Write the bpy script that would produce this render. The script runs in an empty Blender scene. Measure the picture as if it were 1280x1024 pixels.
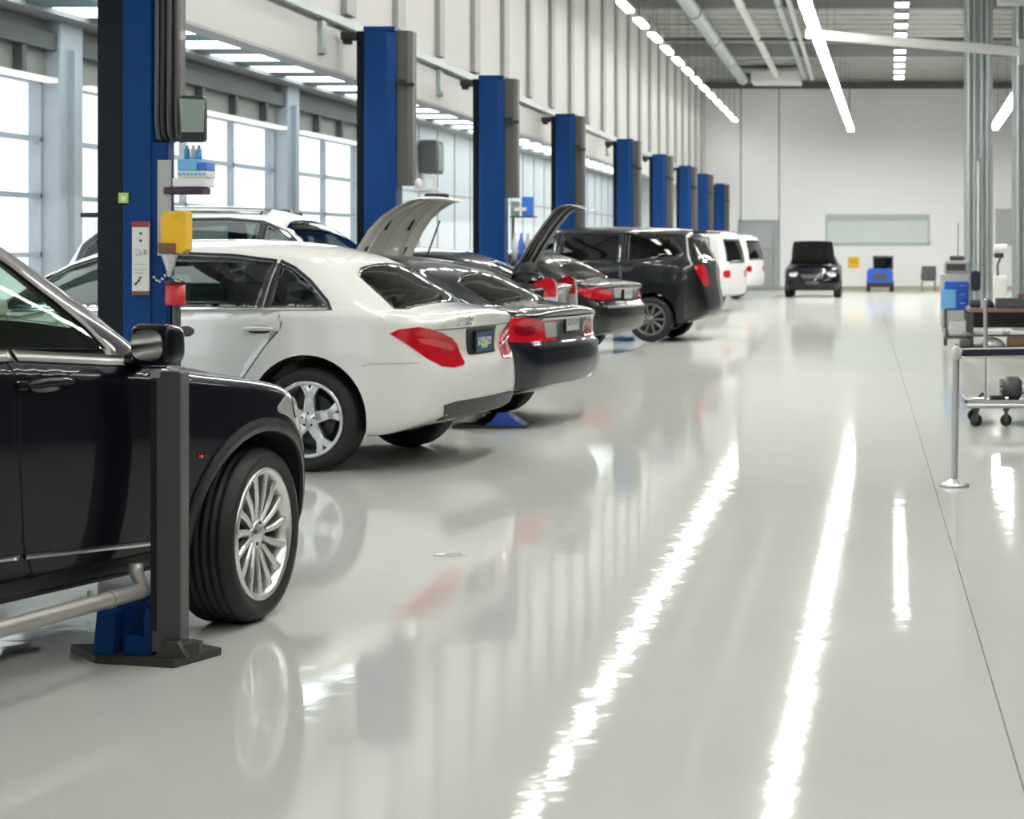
import bpy, bmesh, math, random
import numpy as np
from mathutils import Vector, Matrix
from mathutils.bvhtree import BVHTree
from mathutils.geometry import tessellate_polygon

random.seed(7)
SC = bpy.context.scene
COL = SC.collection
PI = math.pi
F = 2400.0            # focal length in pixels of the 1280 px wide frame
VX, VY = 1080.0, 310.0
CAMH = 1.5

# ------------------------------------------------------------------ materials
def _nt(name):
    m = bpy.data.materials.new(name)
    m.use_nodes = True
    nt = m.node_tree
    for n in list(nt.nodes):
        nt.nodes.remove(n)
    out = nt.nodes.new('ShaderNodeOutputMaterial')
    return m, nt, out

def mat(name, col, rough=0.5, metal=0.0, coat=0.0, spec=0.5, var=0.06, nscale=8.0, bump=0.0, bscale=40.0, bstretch=(1, 1, 1), coat_rough=0.03):
    """Principled material with procedural colour and roughness variation."""
    m, nt, out = _nt(name)
    p = nt.nodes.new('ShaderNodeBsdfPrincipled')
    nt.links.new(p.outputs[0], out.inputs[0])
    tc = nt.nodes.new('ShaderNodeTexCoord')
    nz = nt.nodes.new('ShaderNodeTexNoise')
    nz.inputs['Scale'].default_value = nscale
    nz.inputs['Detail'].default_value = 3
    nt.links.new(tc.outputs['Object'], nz.inputs['Vector'])
    mix = nt.nodes.new('ShaderNodeMix')
    mix.data_type = 'RGBA'
    c = np.array(col)
    mix.inputs[6].default_value = (*np.clip(c * (1 - var), 0, 1), 1)
    mix.inputs[7].default_value = (*np.clip(c * (1 + var), 0, 1), 1)
    nt.links.new(nz.outputs['Fac'], mix.inputs[0])
    nt.links.new(mix.outputs[2], p.inputs['Base Color'])
    mr = nt.nodes.new('ShaderNodeMapRange')
    mr.inputs['To Min'].default_value = max(0.0, rough * 0.9)
    mr.inputs['To Max'].default_value = min(1.0, rough * 1.1)
    nt.links.new(nz.outputs['Fac'], mr.inputs['Value'])
    nt.links.new(mr.outputs[0], p.inputs['Roughness'])
    p.inputs['Metallic'].default_value = metal
    p.inputs['Specular IOR Level'].default_value = spec
    p.inputs['Coat Weight'].default_value = coat
    p.inputs['Coat Roughness'].default_value = coat_rough
    if bump > 0:
        mp = nt.nodes.new('ShaderNodeMapping')
        mp.inputs['Scale'].default_value = bstretch
        nt.links.new(tc.outputs['Object'], mp.inputs['Vector'])
        n2 = nt.nodes.new('ShaderNodeTexNoise')
        n2.inputs['Scale'].default_value = bscale
        n2.inputs['Detail'].default_value = 2
        nt.links.new(mp.outputs[0], n2.inputs['Vector'])
        b = nt.nodes.new('ShaderNodeBump')
        b.inputs['Strength'].default_value = 1.0
        b.inputs['Distance'].default_value = bump
        nt.links.new(n2.outputs['Fac'], b.inputs['Height'])
        nt.links.new(b.outputs[0], p.inputs['Normal'])
    return m

def emit(name, col, strength):
    m, nt, out = _nt(name)
    e = nt.nodes.new('ShaderNodeEmission')
    tc = nt.nodes.new('ShaderNodeTexCoord')
    nz = nt.nodes.new('ShaderNodeTexNoise')
    nz.inputs['Scale'].default_value = 3
    nt.links.new(tc.outputs['Object'], nz.inputs['Vector'])
    mr = nt.nodes.new('ShaderNodeMapRange')
    mr.inputs['To Min'].default_value = strength * 0.95
    mr.inputs['To Max'].default_value = strength * 1.05
    nt.links.new(nz.outputs['Fac'], mr.inputs['Value'])
    nt.links.new(mr.outputs[0], e.inputs['Strength'])
    e.inputs['Color'].default_value = (*col, 1)
    nt.links.new(e.outputs[0], out.inputs[0])
    return m

def glass(name, tint, refl=1.0, rough=0.0):
    """thin pane: tinted see-through with a Fresnel reflection"""
    m, nt, out = _nt(name)
    t = nt.nodes.new('ShaderNodeBsdfTransparent')
    g = nt.nodes.new('ShaderNodeBsdfGlossy')
    g.inputs['Roughness'].default_value = rough
    g.inputs['Color'].default_value = (refl, refl, refl, 1)
    lw = nt.nodes.new('ShaderNodeFresnel')
    ge = nt.nodes.new('ShaderNodeNewGeometry')
    io = nt.nodes.new('ShaderNodeMapRange')
    io.inputs['To Min'].default_value = 1.5
    io.inputs['To Max'].default_value = 1 / 1.5
    nt.links.new(ge.outputs['Backfacing'], io.inputs['Value'])
    nt.links.new(io.outputs[0], lw.inputs['IOR'])
    tc = nt.nodes.new('ShaderNodeTexCoord')
    nz = nt.nodes.new('ShaderNodeTexNoise')
    nz.inputs['Scale'].default_value = 2
    nt.links.new(tc.outputs['Object'], nz.inputs['Vector'])
    mix = nt.nodes.new('ShaderNodeMix')
    mix.data_type = 'RGBA'
    c = np.array(tint)
    mix.inputs[6].default_value = (*(c * 0.96), 1)
    mix.inputs[7].default_value = (*np.clip(c * 1.04, 0, 1), 1)
    nt.links.new(nz.outputs['Fac'], mix.inputs[0])
    nt.links.new(mix.outputs[2], t.inputs['Color'])
    ms = nt.nodes.new('ShaderNodeMixShader')
    nt.links.new(lw.outputs[0], ms.inputs[0])
    nt.links.new(t.outputs[0], ms.inputs[1])
    nt.links.new(g.outputs[0], ms.inputs[2])
    nt.links.new(ms.outputs[0], out.inputs[0])
    return m

M = {}
M['paint_black'] = mat('paint_black', (.004, .005, .009), .3, 0, .6, spec=.1, coat_rough=.015)
M['paint_navy'] = mat('paint_navy', (.005, .007, .013), .3, 0, 1.0, spec=.15, coat_rough=.02)
M['paint_white'] = mat('paint_white', (.80, .80, .75), .3, 0, 1.0, var=.01)
M['paint_white2'] = mat('paint_white2', (.82, .82, .80), .3, 0, .8, var=.01)
M['paint_grey'] = mat('paint_grey', (.013, .015, .016), .3, .1, .8, spec=.3)
M['paint_green'] = mat('paint_green', (.008, .010, .010), .3, .1, .7, spec=.3)
M['paint_pearl'] = mat('paint_pearl', (.70, .70, .66), .3, 0, .8, var=.01)
M['paint_blue'] = mat('paint_blue', (.01, .09, .55), .3, 0, .6)
M['plastic'] = mat('plastic_black', (.012, .012, .013), .45)
M['cladding'] = mat('cladding', (.022, .022, .024), .5)
M['dark'] = mat('dark_cavity', (.006, .006, .006), .9)
M['lining'] = mat('cabin_lining', (.36, .42, .36), .7)
M['tire'] = mat('tire_rubber', (.009, .009, .0095), .6, bump=.0006, bscale=120)
M['alloy'] = mat('alloy', (.78, .78, .76), .28, .85)
M['alloy_dark'] = mat('alloy_dark', (.05, .05, .05), .5, .5)
M['alloy_grey'] = mat('alloy_grey', (.22, .22, .22), .4, .8)
M['chrome'] = mat('chrome', (.8, .8, .8), .12, 1.0)
M['steel'] = mat('steel', (.55, .56, .57), .35, .9)
M['galv'] = mat('galvanised_steel', (.44, .49, .49), .5, .35, var=.12)
M['satin'] = mat('satin_trim', (.42, .42, .40), .35, .7)
M['glass_clear'] = glass('glass_green', (.62, .74, .66))
M['glass_tint'] = glass('glass_tinted', (.24, .30, .27))
M['glass_dark'] = glass('glass_dark', (.05, .06, .055))
M['lens_red'] = mat('lens_red', (.52, .004, .012), .12, 0, 1.0, var=.25, nscale=14)
M['lens_deep'] = mat('lens_deep_red', (.22, .002, .006), .1, 0, 1.0)
M['lens_pink'] = mat('lens_pink', (.62, .08, .10), .15, 0, 1.0, var=.3, nscale=30)
M['lens_clear'] = mat('lens_clear', (.62, .63, .62), .1, .4, 1.0, var=.3, nscale=20)
M['seat'] = mat('seat_leather', (.10, .11, .09), .5)
M['seat_pale'] = mat('seat_pale', (.30, .33, .26), .55)
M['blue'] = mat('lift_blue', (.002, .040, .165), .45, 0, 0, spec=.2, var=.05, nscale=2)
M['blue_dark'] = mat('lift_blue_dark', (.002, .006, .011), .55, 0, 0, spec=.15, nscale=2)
M['post_grey'] = mat('post_grey', (.06, .06, .062), .45, .0, .1)
M['cover_grey'] = mat('cover_grey', (.08, .077, .07), .55)
M['bracket'] = mat('bracket_black', (.012, .014, .016), .5)
M['baseplate'] = mat('baseplate', (.05, .05, .048), .5, .3)
M['arm_steel'] = mat('arm_steel', (.42, .41, .38), .4, .55)
M['white_plastic'] = mat('white_plastic', (.75, .75, .73), .4, var=.02)
M['grey_panel'] = mat('grey_panel', (.24, .30, .27), .5)
M['yellow'] = mat('yellow_plastic', (.80, .46, .01), .4)
M['brown'] = mat('brown_strap', (.16, .08, .035), .6)
M['red'] = mat('red_plastic', (.55, .02, .035), .4)
M['label_white'] = mat('label_white', (.70, .70, .66), .5, var=.02)
M['label_red'] = mat('label_red', (.30, .04, .04), .5)
M['ink'] = mat('ink', (.05, .05, .06), .6)
M['ink_grey'] = mat('ink_grey', (.35, .35, .36), .6)
M['paper_blue'] = mat('paper_blue', (.04, .18, .62), .5)
M['paper_sky'] = mat('paper_sky', (.15, .45, .75), .5)
M['purple'] = mat('tray_plum', (.05, .02, .05), .5)
M['plate_blue'] = mat('plate_blue', (.02, .08, .18), .3)
M['plate_green'] = mat('plate_green', (.40, .60, .08), .4, var=.4, nscale=60)
M['plate_white'] = mat('plate_white', (.6, .62, .6), .4)
M['wood'] = mat('board_brown', (.22, .16, .12), .5)
M['belt'] = mat('belt_navy', (.008, .012, .035), .7)
M['wire'] = mat('wire', (.12, .12, .12), .5)
# ------------------------------------------------------------------ mesh helper
class MB:
    def __init__(self):
        self.v, self.f, self.m, self.s = [], [], [], []

    def add(self, vs, fs, mi=0, smooth=False, T=None):
        b = len(self.v)
        for p in vs:
            p = Vector(p)
            self.v.append(T @ p if T else p)
        for q in fs:
            self.f.append([i + b for i in q]); self.m.append(mi); self.s.append(smooth)
        return self

    def box(self, c, d, mi=0, rz=0.0, T=None, ch=0.0):
        """chamfered box: centre c, size d"""
        hx, hy, hz = d[0] / 2, d[1] / 2, d[2] / 2
        R = Matrix.Translation(Vector(c)) @ Matrix.Rotation(rz, 4, 'Z')
        if T: R = T @ R
        if ch <= 0:
            vs = [(x, y, z) for z in (-hz, hz) for x, y in ((-hx, -hy), (hx, -hy), (hx, hy), (-hx, hy))]
            fs = [(3, 2, 1, 0), (4, 5, 6, 7), (0, 1, 5, 4), (1, 2, 6, 5), (2, 3, 7, 6), (3, 0, 4, 7)]
            return self.add(vs, fs, mi, False, R)
        ch = min(ch, hx * .9, hy * .9, hz * .9)
        bm = bmesh.new()
        bmesh.ops.create_cube(bm, size=1.0)
        for v in bm.verts:
            v.co = Vector((v.co.x * 2 * hx, v.co.y * 2 * hy, v.co.z * 2 * hz))
        bmesh.ops.bevel(bm, geom=list(bm.edges), offset=ch, segments=2, affect='EDGES', profile=.5)
        bm.verts.ensure_lookup_table()
        for i, v in enumerate(bm.verts): v.index = i
        self.add([v.co.copy() for v in bm.verts], [[v.index for v in f.verts] for f in bm.faces], mi, False, R)
        bm.free()
        return self

    def box2(self, lo, hi, mi=0, ch=0.0, T=None):
        c = [(a + b) / 2 for a, b in zip(lo, hi)]
        d = [abs(b - a) for a, b in zip(lo, hi)]
        return self.box(c, d, mi, ch=ch, T=T)

    def cyl(self, p0, p1, r, n=16, mi=0, r2=None, cap=True, smooth=True, T=None):
        p0, p1 = Vector(p0), Vector(p1)
        r2 = r if r2 is None else r2
        ax = (p1 - p0).normalized()
        a = ax.orthogonal().normalized()
        b = ax.cross(a)
        vs, fs = [], []
        for p, rr in ((p0, r), (p1, r2)):
            for i in range(n):
                t = 2 * PI * i / n
                vs.append(p + (a * math.cos(t) + b * math.sin(t)) * rr)
        for i in range(n):
            j = (i + 1) % n
            fs.append((i, j, n + j, n + i))
        self.add(vs, fs, mi, smooth, T)
        if cap:
            self.add(vs[:n], [list(range(n))[::-1]], mi, False, T)
            self.add(vs[n:], [list(range(n))], mi, False, T)
        return self

    def tube(self, pts, r, n=8, mi=0, T=None):
        pts = [Vector(p) for p in pts]
        vs, fs = [], []
        up = None
        for k, p in enumerate(pts):
            d = (pts[min(k + 1, len(pts) - 1)] - pts[max(k - 1, 0)]).normalized()
            if up is None: up = d.orthogonal().normalized()
            up = (up - d * up.dot(d)).normalized()
            w = d.cross(up)
            rr = r[k] if isinstance(r, (list, tuple)) else r
            for i in range(n):
                t = 2 * PI * i / n
                vs.append(p + (up * math.cos(t) + w * math.sin(t)) * rr)
        for k in range(len(pts) - 1):
            for i in range(n):
                j = (i + 1) % n
                fs.append((k * n + i, k * n + j, (k + 1) * n + j, (k + 1) * n + i))
        fs.append(list(range(n))[::-1])
        fs.append([(len(pts) - 1) * n + i for i in range(n)])
        return self.add(vs, fs, mi, True, T)

    def lathe(self, prof, n=48, mi=0, T=None, closed=False, axis='Y', smooth=True):
        """prof: list of (axial, radius) revolved around local axis"""
        vs, fs = [], []
        for a, r in prof:
            for i in range(n):
                t = 2 * PI * i / n
                c, s = math.cos(t) * r, math.sin(t) * r
                vs.append((c, a, s) if axis == 'Y' else ((c, s, a) if axis == 'Z' else (a, c, s)))
        K = len(prof)
        for k in range(K if closed else K - 1):
            k2 = (k + 1) % K
            for i in range(n):
                j = (i + 1) % n
                fs.append((k * n + i, k * n + j, k2 * n + j, k2 * n + i))
        return self.add(vs, fs, mi, smooth, T)

    def prism(self, poly, h0, h1, plane='xz', mi=0, T=None, shear=None):
        """extrude a 2-D polygon along the remaining axis"""
        n = len(poly)
        def P(u, v, h):
            if plane == 'xz': return (u, h, v)
            if plane == 'xy': return (u, v, h)
            return (h, u, v)
        vs = [P(u, v, h0) for u, v in poly] + [P(u, v, h1) for u, v in poly]
        tris = tessellate_polygon([[Vector((u, v, 0)) for u, v in poly]])
        fs = [tuple(t) for t in tris] + [tuple(i + n for i in t[::-1]) for t in tris]
        fs += [(i, (i + 1) % n, n + (i + 1) % n, n + i) for i in range(n)]
        return self.add(vs, fs, mi, False, T)

    def mesh(self, name, mats):
        me = bpy.data.meshes.new(name)
        me.from_pydata([tuple(p) for p in self.v], [], self.f)
        for m in (mats if isinstance(mats, (list, tuple)) else [mats]):
            me.materials.append(m)
        for p, mi, s in zip(me.polygons, self.m, self.s):
            p.material_index = mi
            p.use_smooth = s
        bm = bmesh.new(); bm.from_mesh(me)
        bmesh.ops.recalc_face_normals(bm, faces=bm.faces)
        bm.to_mesh(me); bm.free()
        me.validate()
        return me

    def build(self, name, mats, parent=None):
        me = self.mesh(name, mats)
        o = bpy.data.objects.new(name, me)
        COL.objects.link(o)
        if parent: o.parent = parent
        return o

def tag(o, label=None, cat=None, group=None, kind=None):
    if label: o['label'] = label
    if cat: o['category'] = cat
    if group: o['group'] = group
    if kind: o['kind'] = kind
    return o

def thing(name, label, cat, loc=(0, 0, 0), rz=0.0, group=None):
    o = bpy.data.objects.new(name, None)
    o.empty_display_size = .2
    COL.objects.link(o)
    o.location = loc
    o.rotation_euler = (0, 0, rz)
    return tag(o, label, cat, group)

def struct(o):
    o['kind'] = 'structure'
    return o

def at(px, py_or_z, d, z=False):
    """point of the workshop that shows at photo pixel px at distance d (py pixel row, or a height)"""
    x = (px - VX) / F * d
    return Vector((x, d, py_or_z if z else CAMH - (py_or_z - VY) / F * d))

def ordinal(n):
    w = ['first', 'second', 'third', 'fourth', 'fifth', 'sixth', 'seventh', 'eighth', 'ninth', 'tenth', 'eleventh', 'twelfth',
         'thirteenth', 'fourteenth', 'fifteenth', 'sixteenth', 'seventeenth', 'eighteenth', 'nineteenth', 'twentieth']
    if n <= 20: return w[n - 1]
    return ('twenty ' if n < 30 else 'thirty ') + w[n % 10 - 1] if n % 10 else 'thirtieth'

def copy_tree(o, parent=None):
    c = o.copy()
    COL.objects.link(c)
    if parent: c.parent = parent
    for ch in list(o.children):
        copy_tree(ch, c)
    return c
# ------------------------------------------------------------------ cars
def pchip(pts):
    pts = sorted(pts)
    x = np.array([p[0] for p in pts], float); y = np.array([p[1] for p in pts], float)
    h = np.diff(x); d = np.diff(y) / h
    m = np.zeros(len(x))
    for i in range(1, len(x) - 1):
        if d[i - 1] * d[i] > 0:
            w1, w2 = 2 * h[i] + h[i - 1], h[i] + 2 * h[i - 1]
            m[i] = (w1 + w2) / (w1 / d[i - 1] + w2 / d[i])
    m[0], m[-1] = d[0], d[-1]
    def f(t):
        t = min(max(t, x[0]), x[-1])
        i = min(int(np.searchsorted(x, t, 'right')) - 1, len(x) - 2)
        s = (t - x[i]) / h[i]
        return float((2 * s**3 - 3 * s**2 + 1) * y[i] + (s**3 - 2 * s**2 + s) * h[i] * m[i] + (-2 * s**3 + 3 * s**2) * y[i + 1] + (s**3 - s**2) * h[i] * m[i + 1])
    return f

def catmull(P, seg):
    out = []
    n = len(P)
    for i in range(n - 1):
        p0 = P[i - 1] if i else 2 * P[0] - P[1]
        p1, p2 = P[i], P[i + 1]
        p3 = P[i + 2] if i + 2 < n else 2 * P[-1] - P[-2]
        t0 = 0.0
        t1 = t0 + max(1e-4, np.linalg.norm(p1 - p0)) ** .5
        t2 = t1 + max(1e-4, np.linalg.norm(p2 - p1)) ** .5
        t3 = t2 + max(1e-4, np.linalg.norm(p3 - p2)) ** .5
        for k in range(seg):
            t = t1 + (t2 - t1) * k / seg
            a1 = (t1 - t) / (t1 - t0) * p0 + (t - t0) / (t1 - t0) * p1
            a2 = (t2 - t) / (t2 - t1) * p1 + (t - t1) / (t2 - t1) * p2
            a3 = (t3 - t) / (t3 - t2) * p2 + (t - t2) / (t3 - t2) * p3
            b1 = (t2 - t) / (t2 - t0) * a1 + (t - t0) / (t2 - t0) * a2
            b2 = (t3 - t) / (t3 - t1) * a2 + (t - t1) / (t3 - t1) * a3
            out.append((t2 - t) / (t2 - t1) * b1 + (t - t1) / (t2 - t1) * b2)
    out.append(P[-1])
    return out

class Skin:
    """smooth car body surface lofted from profile curves"""
    def __init__(self, S, nst=84, seg=4, ncap=14):
        self.S = S
        x0, x1 = S['ends']
        top, belt, bot, w, rw = (pchip(S[k]) for k in ('top', 'belt', 'bottom', 'w', 'roofw'))
        xr, xf = pchip(S['rear']), pchip(S['front'])
        kr, kf = S.get('kr', .10), S.get('kf', .22)
        lr, lf = S.get('lr', .7), S.get('lf', .7)
        crown = S.get('crown', .06)
        creases = S.get('crease', .012)
        st = set()
        for i in range(nst + 1):
            u = i / nst
            st.add(round(x0 + (x1 - x0) * (u - .10 * math.sin(2 * PI * u)), 4))
        st = sorted(st)
        rows = []
        for x in st:
            W, zb, zl, zt, wr = w(x), bot(x), belt(x), top(x), rw(x)
            zt = max(zt, zl + .012)
            cr = min(crown, (zt - zl) * .7)
            ze = zt - cr
            H = zl - zb
            wr = min(wr, W - .10)
            g = max(0.0, min(1.0, (ze - zl) / .25))
            P9 = np.array((W - .075, zl + .02 * min(1, g * 2) + .003))
            P12 = np.array((wr - .03, ze))
            mid = P9 * .5 + P12 * .5 + np.array((.020 * g, .012 * g))
            P11 = P9 * .10 + P12 * .90 + np.array((.022 * g, -.006 * g))
            C = [np.array(p) for p in (
                (0, zb), (W * .55, zb), (W - .16, zb + .002), (W - .075, zb + .012), (W - .045, zb + .05),
                (W - .022, zb + .22 * H), (W - creases * .5, zb + .45 * H), (W, zb + .66 * H), (W - .008, zb + .80 * H),
                (W - .022, zl - .05 * H), (W - .05, zl - .002))] + [P9, mid, P11, P12,
                np.array((wr * .72, zt - cr * .5)), np.array((wr * .36, zt - cr * .13)), np.array((0, zt))]
            half = catmull(C, seg)
            wR = max(0.0, 1 - (x - x0) / lr) ** 2
            wF = max(0.0, 1 - (x1 - x) / lf) ** 2
            row = []
            for y, z in half:
                xx = x + wR * (xr(z) - x0 + kr * (y / S['W']) ** 2) + wF * (xf(z) - x1 - kf * (y / S['W']) ** 2)
                row.append((xx, y, z))
            rows.append(row)
        n = len(rows[0])
        vs, fs = [], []
        idx = {}
        def vid(i, k):       # k in 0..2n-3 round the ring : right half negative y
            return i * (2 * n - 2) + k
        for row in rows:
            for (x, y, z) in row: vs.append((x, y, z))
            for (x, y, z) in row[-2:0:-1]: vs.append((x, -y, z))
        R = 2 * n - 2
        for i in range(len(rows) - 1):
            for k in range(R):
                k2 = (k + 1) % R
                fs.append((vid(i, k), vid(i + 1, k), vid(i + 1, k2), vid(i, k2)))
        # caps: strips between left point k and right point R-k
        for end, xfun, kk, x_e in ((0, xr, kr, x0), (len(rows) - 1, xf, -kf, x1)):
            prev = [vid(end, 0)]
            for k in range(1, n):
                if k == n - 1:
                    cur = [vid(end, n - 1)]
                else:
                    yl, z = rows[end][k][1], rows[end][k][2]
                    cur = [vid(end, k)]
                    for q in range(1, ncap):
                        y = yl * (1 - 2 * q / ncap)
                        vs.append((xfun(z) + kk * (y / S['W']) ** 2, y, z))
                        cur.append(len(vs) - 1)
                    cur.append(vid(end, R - k))
                if len(prev) == 1 and len(cur) == 1: pass
                elif len(prev) == 1:
                    for q in range(len(cur) - 1): fs.append((prev[0], cur[q], cur[q + 1]))
                elif len(cur) == 1:
                    for q in range(len(prev) - 1): fs.append((prev[q], cur[0], prev[q + 1]))
                else:
                    for q in range(ncap): fs.append((prev[q], cur[q], cur[q + 1], prev[q + 1]))
                prev = cur
        bm = bmesh.new()
        bv = [bm.verts.new(p) for p in vs]
        for q in fs:
            try: bm.faces.new([bv[i] for i in q])
            except ValueError: pass
        bmesh.ops.remove_doubles(bm, verts=bm.verts, dist=1e-5)
        bmesh.ops.recalc_face_normals(bm, faces=bm.faces)
        for f in bm.faces: f.smooth = True
        bm.normal_update()
        bm.verts.ensure_lookup_table(); bm.faces.ensure_lookup_table()
        self.me = bpy.data.meshes.new('body')
        bm.to_mesh(self.me)
        b2 = bm.copy()
        bmesh.ops.triangulate(b2, faces=b2.faces)
        b2.normal_update()
        self.tv = [v.co.copy() for v in b2.verts]
        self.tn = [v.normal.copy() for v in b2.verts]
        b2.verts.index_update()
        self.tf = [[v.index for v in f.verts] for f in b2.faces]
        self.bvh = BVHTree.FromPolygons(self.tv, self.tf)
        b2.free(); bm.free()

    def normal_at(self, loc, fi):
        a, b, c = self.tf[fi]
        A, B, C = self.tv[a], self.tv[b], self.tv[c]
        v0, v1, v2 = B - A, C - A, loc - A
        d00, d01, d11, d20, d21 = v0.dot(v0), v0.dot(v1), v1.dot(v1), v2.dot(v0), v2.dot(v1)
        den = d00 * d11 - d01 * d01
        if abs(den) < 1e-12: return self.tn[a]
        v = (d11 * d20 - d01 * d21) / den; w = (d00 * d21 - d01 * d20) / den
        return (self.tn[a] * (1 - v - w) + self.tn[b] * v + self.tn[c] * w).normalized()

    def cast(self, org, d):
        loc, nrm, fi, dist = self.bvh.ray_cast(org, d)
        if loc is None:
            loc, nrm, fi, dist = self.bvh.find_nearest(org + d * 2.0)
        return loc, self.normal_at(loc, fi)

    def near_normal(self, p):
        loc, nrm, fi, dist = self.bvh.find_nearest(p)
        return self.normal_at(loc, fi), dist

VIEWS = {  # name: (u axis, v axis, ray direction)
    'side': (Vector((1, 0, 0)), Vector((0, 0, 1)), Vector((0, -1, 0))),
    'rear': (Vector((0, 1, 0)), Vector((0, 0, 1)), Vector((1, 0, 0))),
    'front': (Vector((0, 1, 0)), Vector((0, 0, 1)), Vector((-1, 0, 0))),
    'top': (Vector((1, 0, 0)), Vector((0, 1, 0)), Vector((0, 0, -1))),
    'rcorner': (Vector((-1, -1, 0)).normalized(), Vector((0, 0, 1)), Vector((1, -1, 0)).normalized()),
    'fcorner': (Vector((1, -1, 0)).normalized(), Vector((0, 0, 1)), Vector((-1, -1, 0)).normalized()),
}

def inset(poly, d):
    """offset polygon inwards by d (outwards when negative)"""
    n = len(poly)
    area = sum(poly[i][0] * poly[(i + 1) % n][1] - poly[(i + 1) % n][0] * poly[i][1] for i in range(n))
    sg = 1 if area > 0 else -1
    out = []
    for i in range(n):
        p0, p1, p2 = Vector(poly[i - 1]), Vector(poly[i]), Vector(poly[(i + 1) % n])
        e1, e2 = (p1 - p0).normalized(), (p2 - p1).normalized()
        n1, n2 = Vector((-e1.y, e1.x)) * sg, Vector((-e2.y, e2.x)) * sg
        b = n1 + n2
        if b.length < 1e-6: b = n1
        b.normalize()
        k = max(.35, b.dot(n1))
        out.append(tuple(p1 + b * (d / k)))
    return out

def smooth_poly(poly, it=2, keep=()):
    """corner cutting (Chaikin)"""
    for _ in range(it):
        o = []
        n = len(poly)
        for i in range(n):
            a, b = poly[i], poly[(i + 1) % n]
            o.append((a[0] * .78 + b[0] * .22, a[1] * .78 + b[1] * .22))
            o.append((a[0] * .22 + b[0] * .78, a[1] * .22 + b[1] * .78))
        poly = o
    return poly

def fill2d(loops, step):
    """triangulate loops (outer + holes) in 2-D, then refine"""
    bm = bmesh.new()
    es = []
    for lp in loops:
        pts = []
        n = len(lp)
        for i in range(n):
            a, b = Vector(lp[i]), Vector(lp[(i + 1) % n])
            k = max(1, int((b - a).length / step))
            for q in range(k): pts.append(a + (b - a) * q / k)
        vs = [bm.verts.new((p.x, p.y, 0)) for p in pts]
        for i in range(len(vs)):
            es.append(bm.edges.new((vs[i], vs[(i + 1) % len(vs)])))
    bmesh.ops.triangle_fill(bm, use_beauty=True, use_dissolve=False, edges=es, normal=(0, 0, 1))
    for _ in range(4):
        lng = [e for e in bm.edges if e.calc_length() > step * 1.6 and not e.is_boundary]
        if not lng: break
        bmesh.ops.subdivide_edges(bm, edges=lng, cuts=1)
        bmesh.ops.triangulate(bm, faces=[f for f in bm.faces if len(f.verts) > 3])
        bmesh.ops.beautify_fill(bm, faces=bm.faces, edges=[e for e in bm.edges if not e.is_boundary])
    bm.verts.index_update()
    V = [(v.co.x, v.co.y) for v in bm.verts]
    Fc = [[v.index for v in f.verts] for f in bm.faces]
    loopsE = [(e.verts[0].index, e.verts[1].index) for e in bm.edges if e.is_boundary]
    bm.free()
    return V, Fc, loopsE

def patch(skin, name, loops, view, m, parent, sgn=1, off=.002, step=.05, thick=.006, edge_mat=None):
    """a panel lying on the body skin: 2-D outline(s) thrown onto it, with a rim of its own"""
    if isinstance(loops[0][0], (int, float)): loops = [loops]
    V, Fc, be = fill2d(loops, step)
    U, W, D = VIEWS[view]
    P, N = [], []
    for (u, v) in V:
        o = U * u + W * v - D * 6.0
        loc, nr = skin.cast(o, D)
        if nr.dot(D) > 0: nr = -nr
        p = loc + nr * off
        if sgn < 0:
            p = Vector((p.x, -p.y, p.z)); nr = Vector((nr.x, -nr.y, nr.z))
        P.append(p); N.append(nr)
    n = len(P)
    Q = [p - nn * thick for p, nn in zip(P, N)]
    me = bpy.data.meshes.new(name)
    faces = []
    for f in Fc:
        a, b, c = (P[i] for i in f[:3])
        nn = (b - a).cross(c - a)
        faces.append(f if nn.dot(N[f[0]]) >= 0 else f[::-1])
    nf = len(faces)
    rim = [(a, b, b + n, a + n) for a, b in be]
    me.from_pydata([tuple(p) for p in P + Q], [], faces + rim)
    me.materials.append(m)
    me.materials.append(edge_mat or (m if m.name.startswith(('paint', 'lens', 'glass')) else M['plastic']))
    ln = []
    for p in me.polygons:
        p.use_smooth = True
        p.material_index = 0 if p.index < nf else 1
    for p in me.polygons:
        for li in p.loop_indices:
            vi = me.loops[li].vertex_index
            ln.append(N[vi % n] if p.index < nf else Vector(p.normal))
    me.normals_split_custom_set([tuple(v) for v in ln])
    o = bpy.data.objects.new(name, me)
    COL.objects.link(o)
    o.parent = parent
    return o

def ring(skin, name, poly, view, m, parent, sgn=1, wdt=.02, off=.003, step=.05):
    return patch(skin, name, [inset(poly, -wdt), inset(poly, .002)], view, m, parent, sgn, off, step, thick=.008, edge_mat=m)

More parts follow.
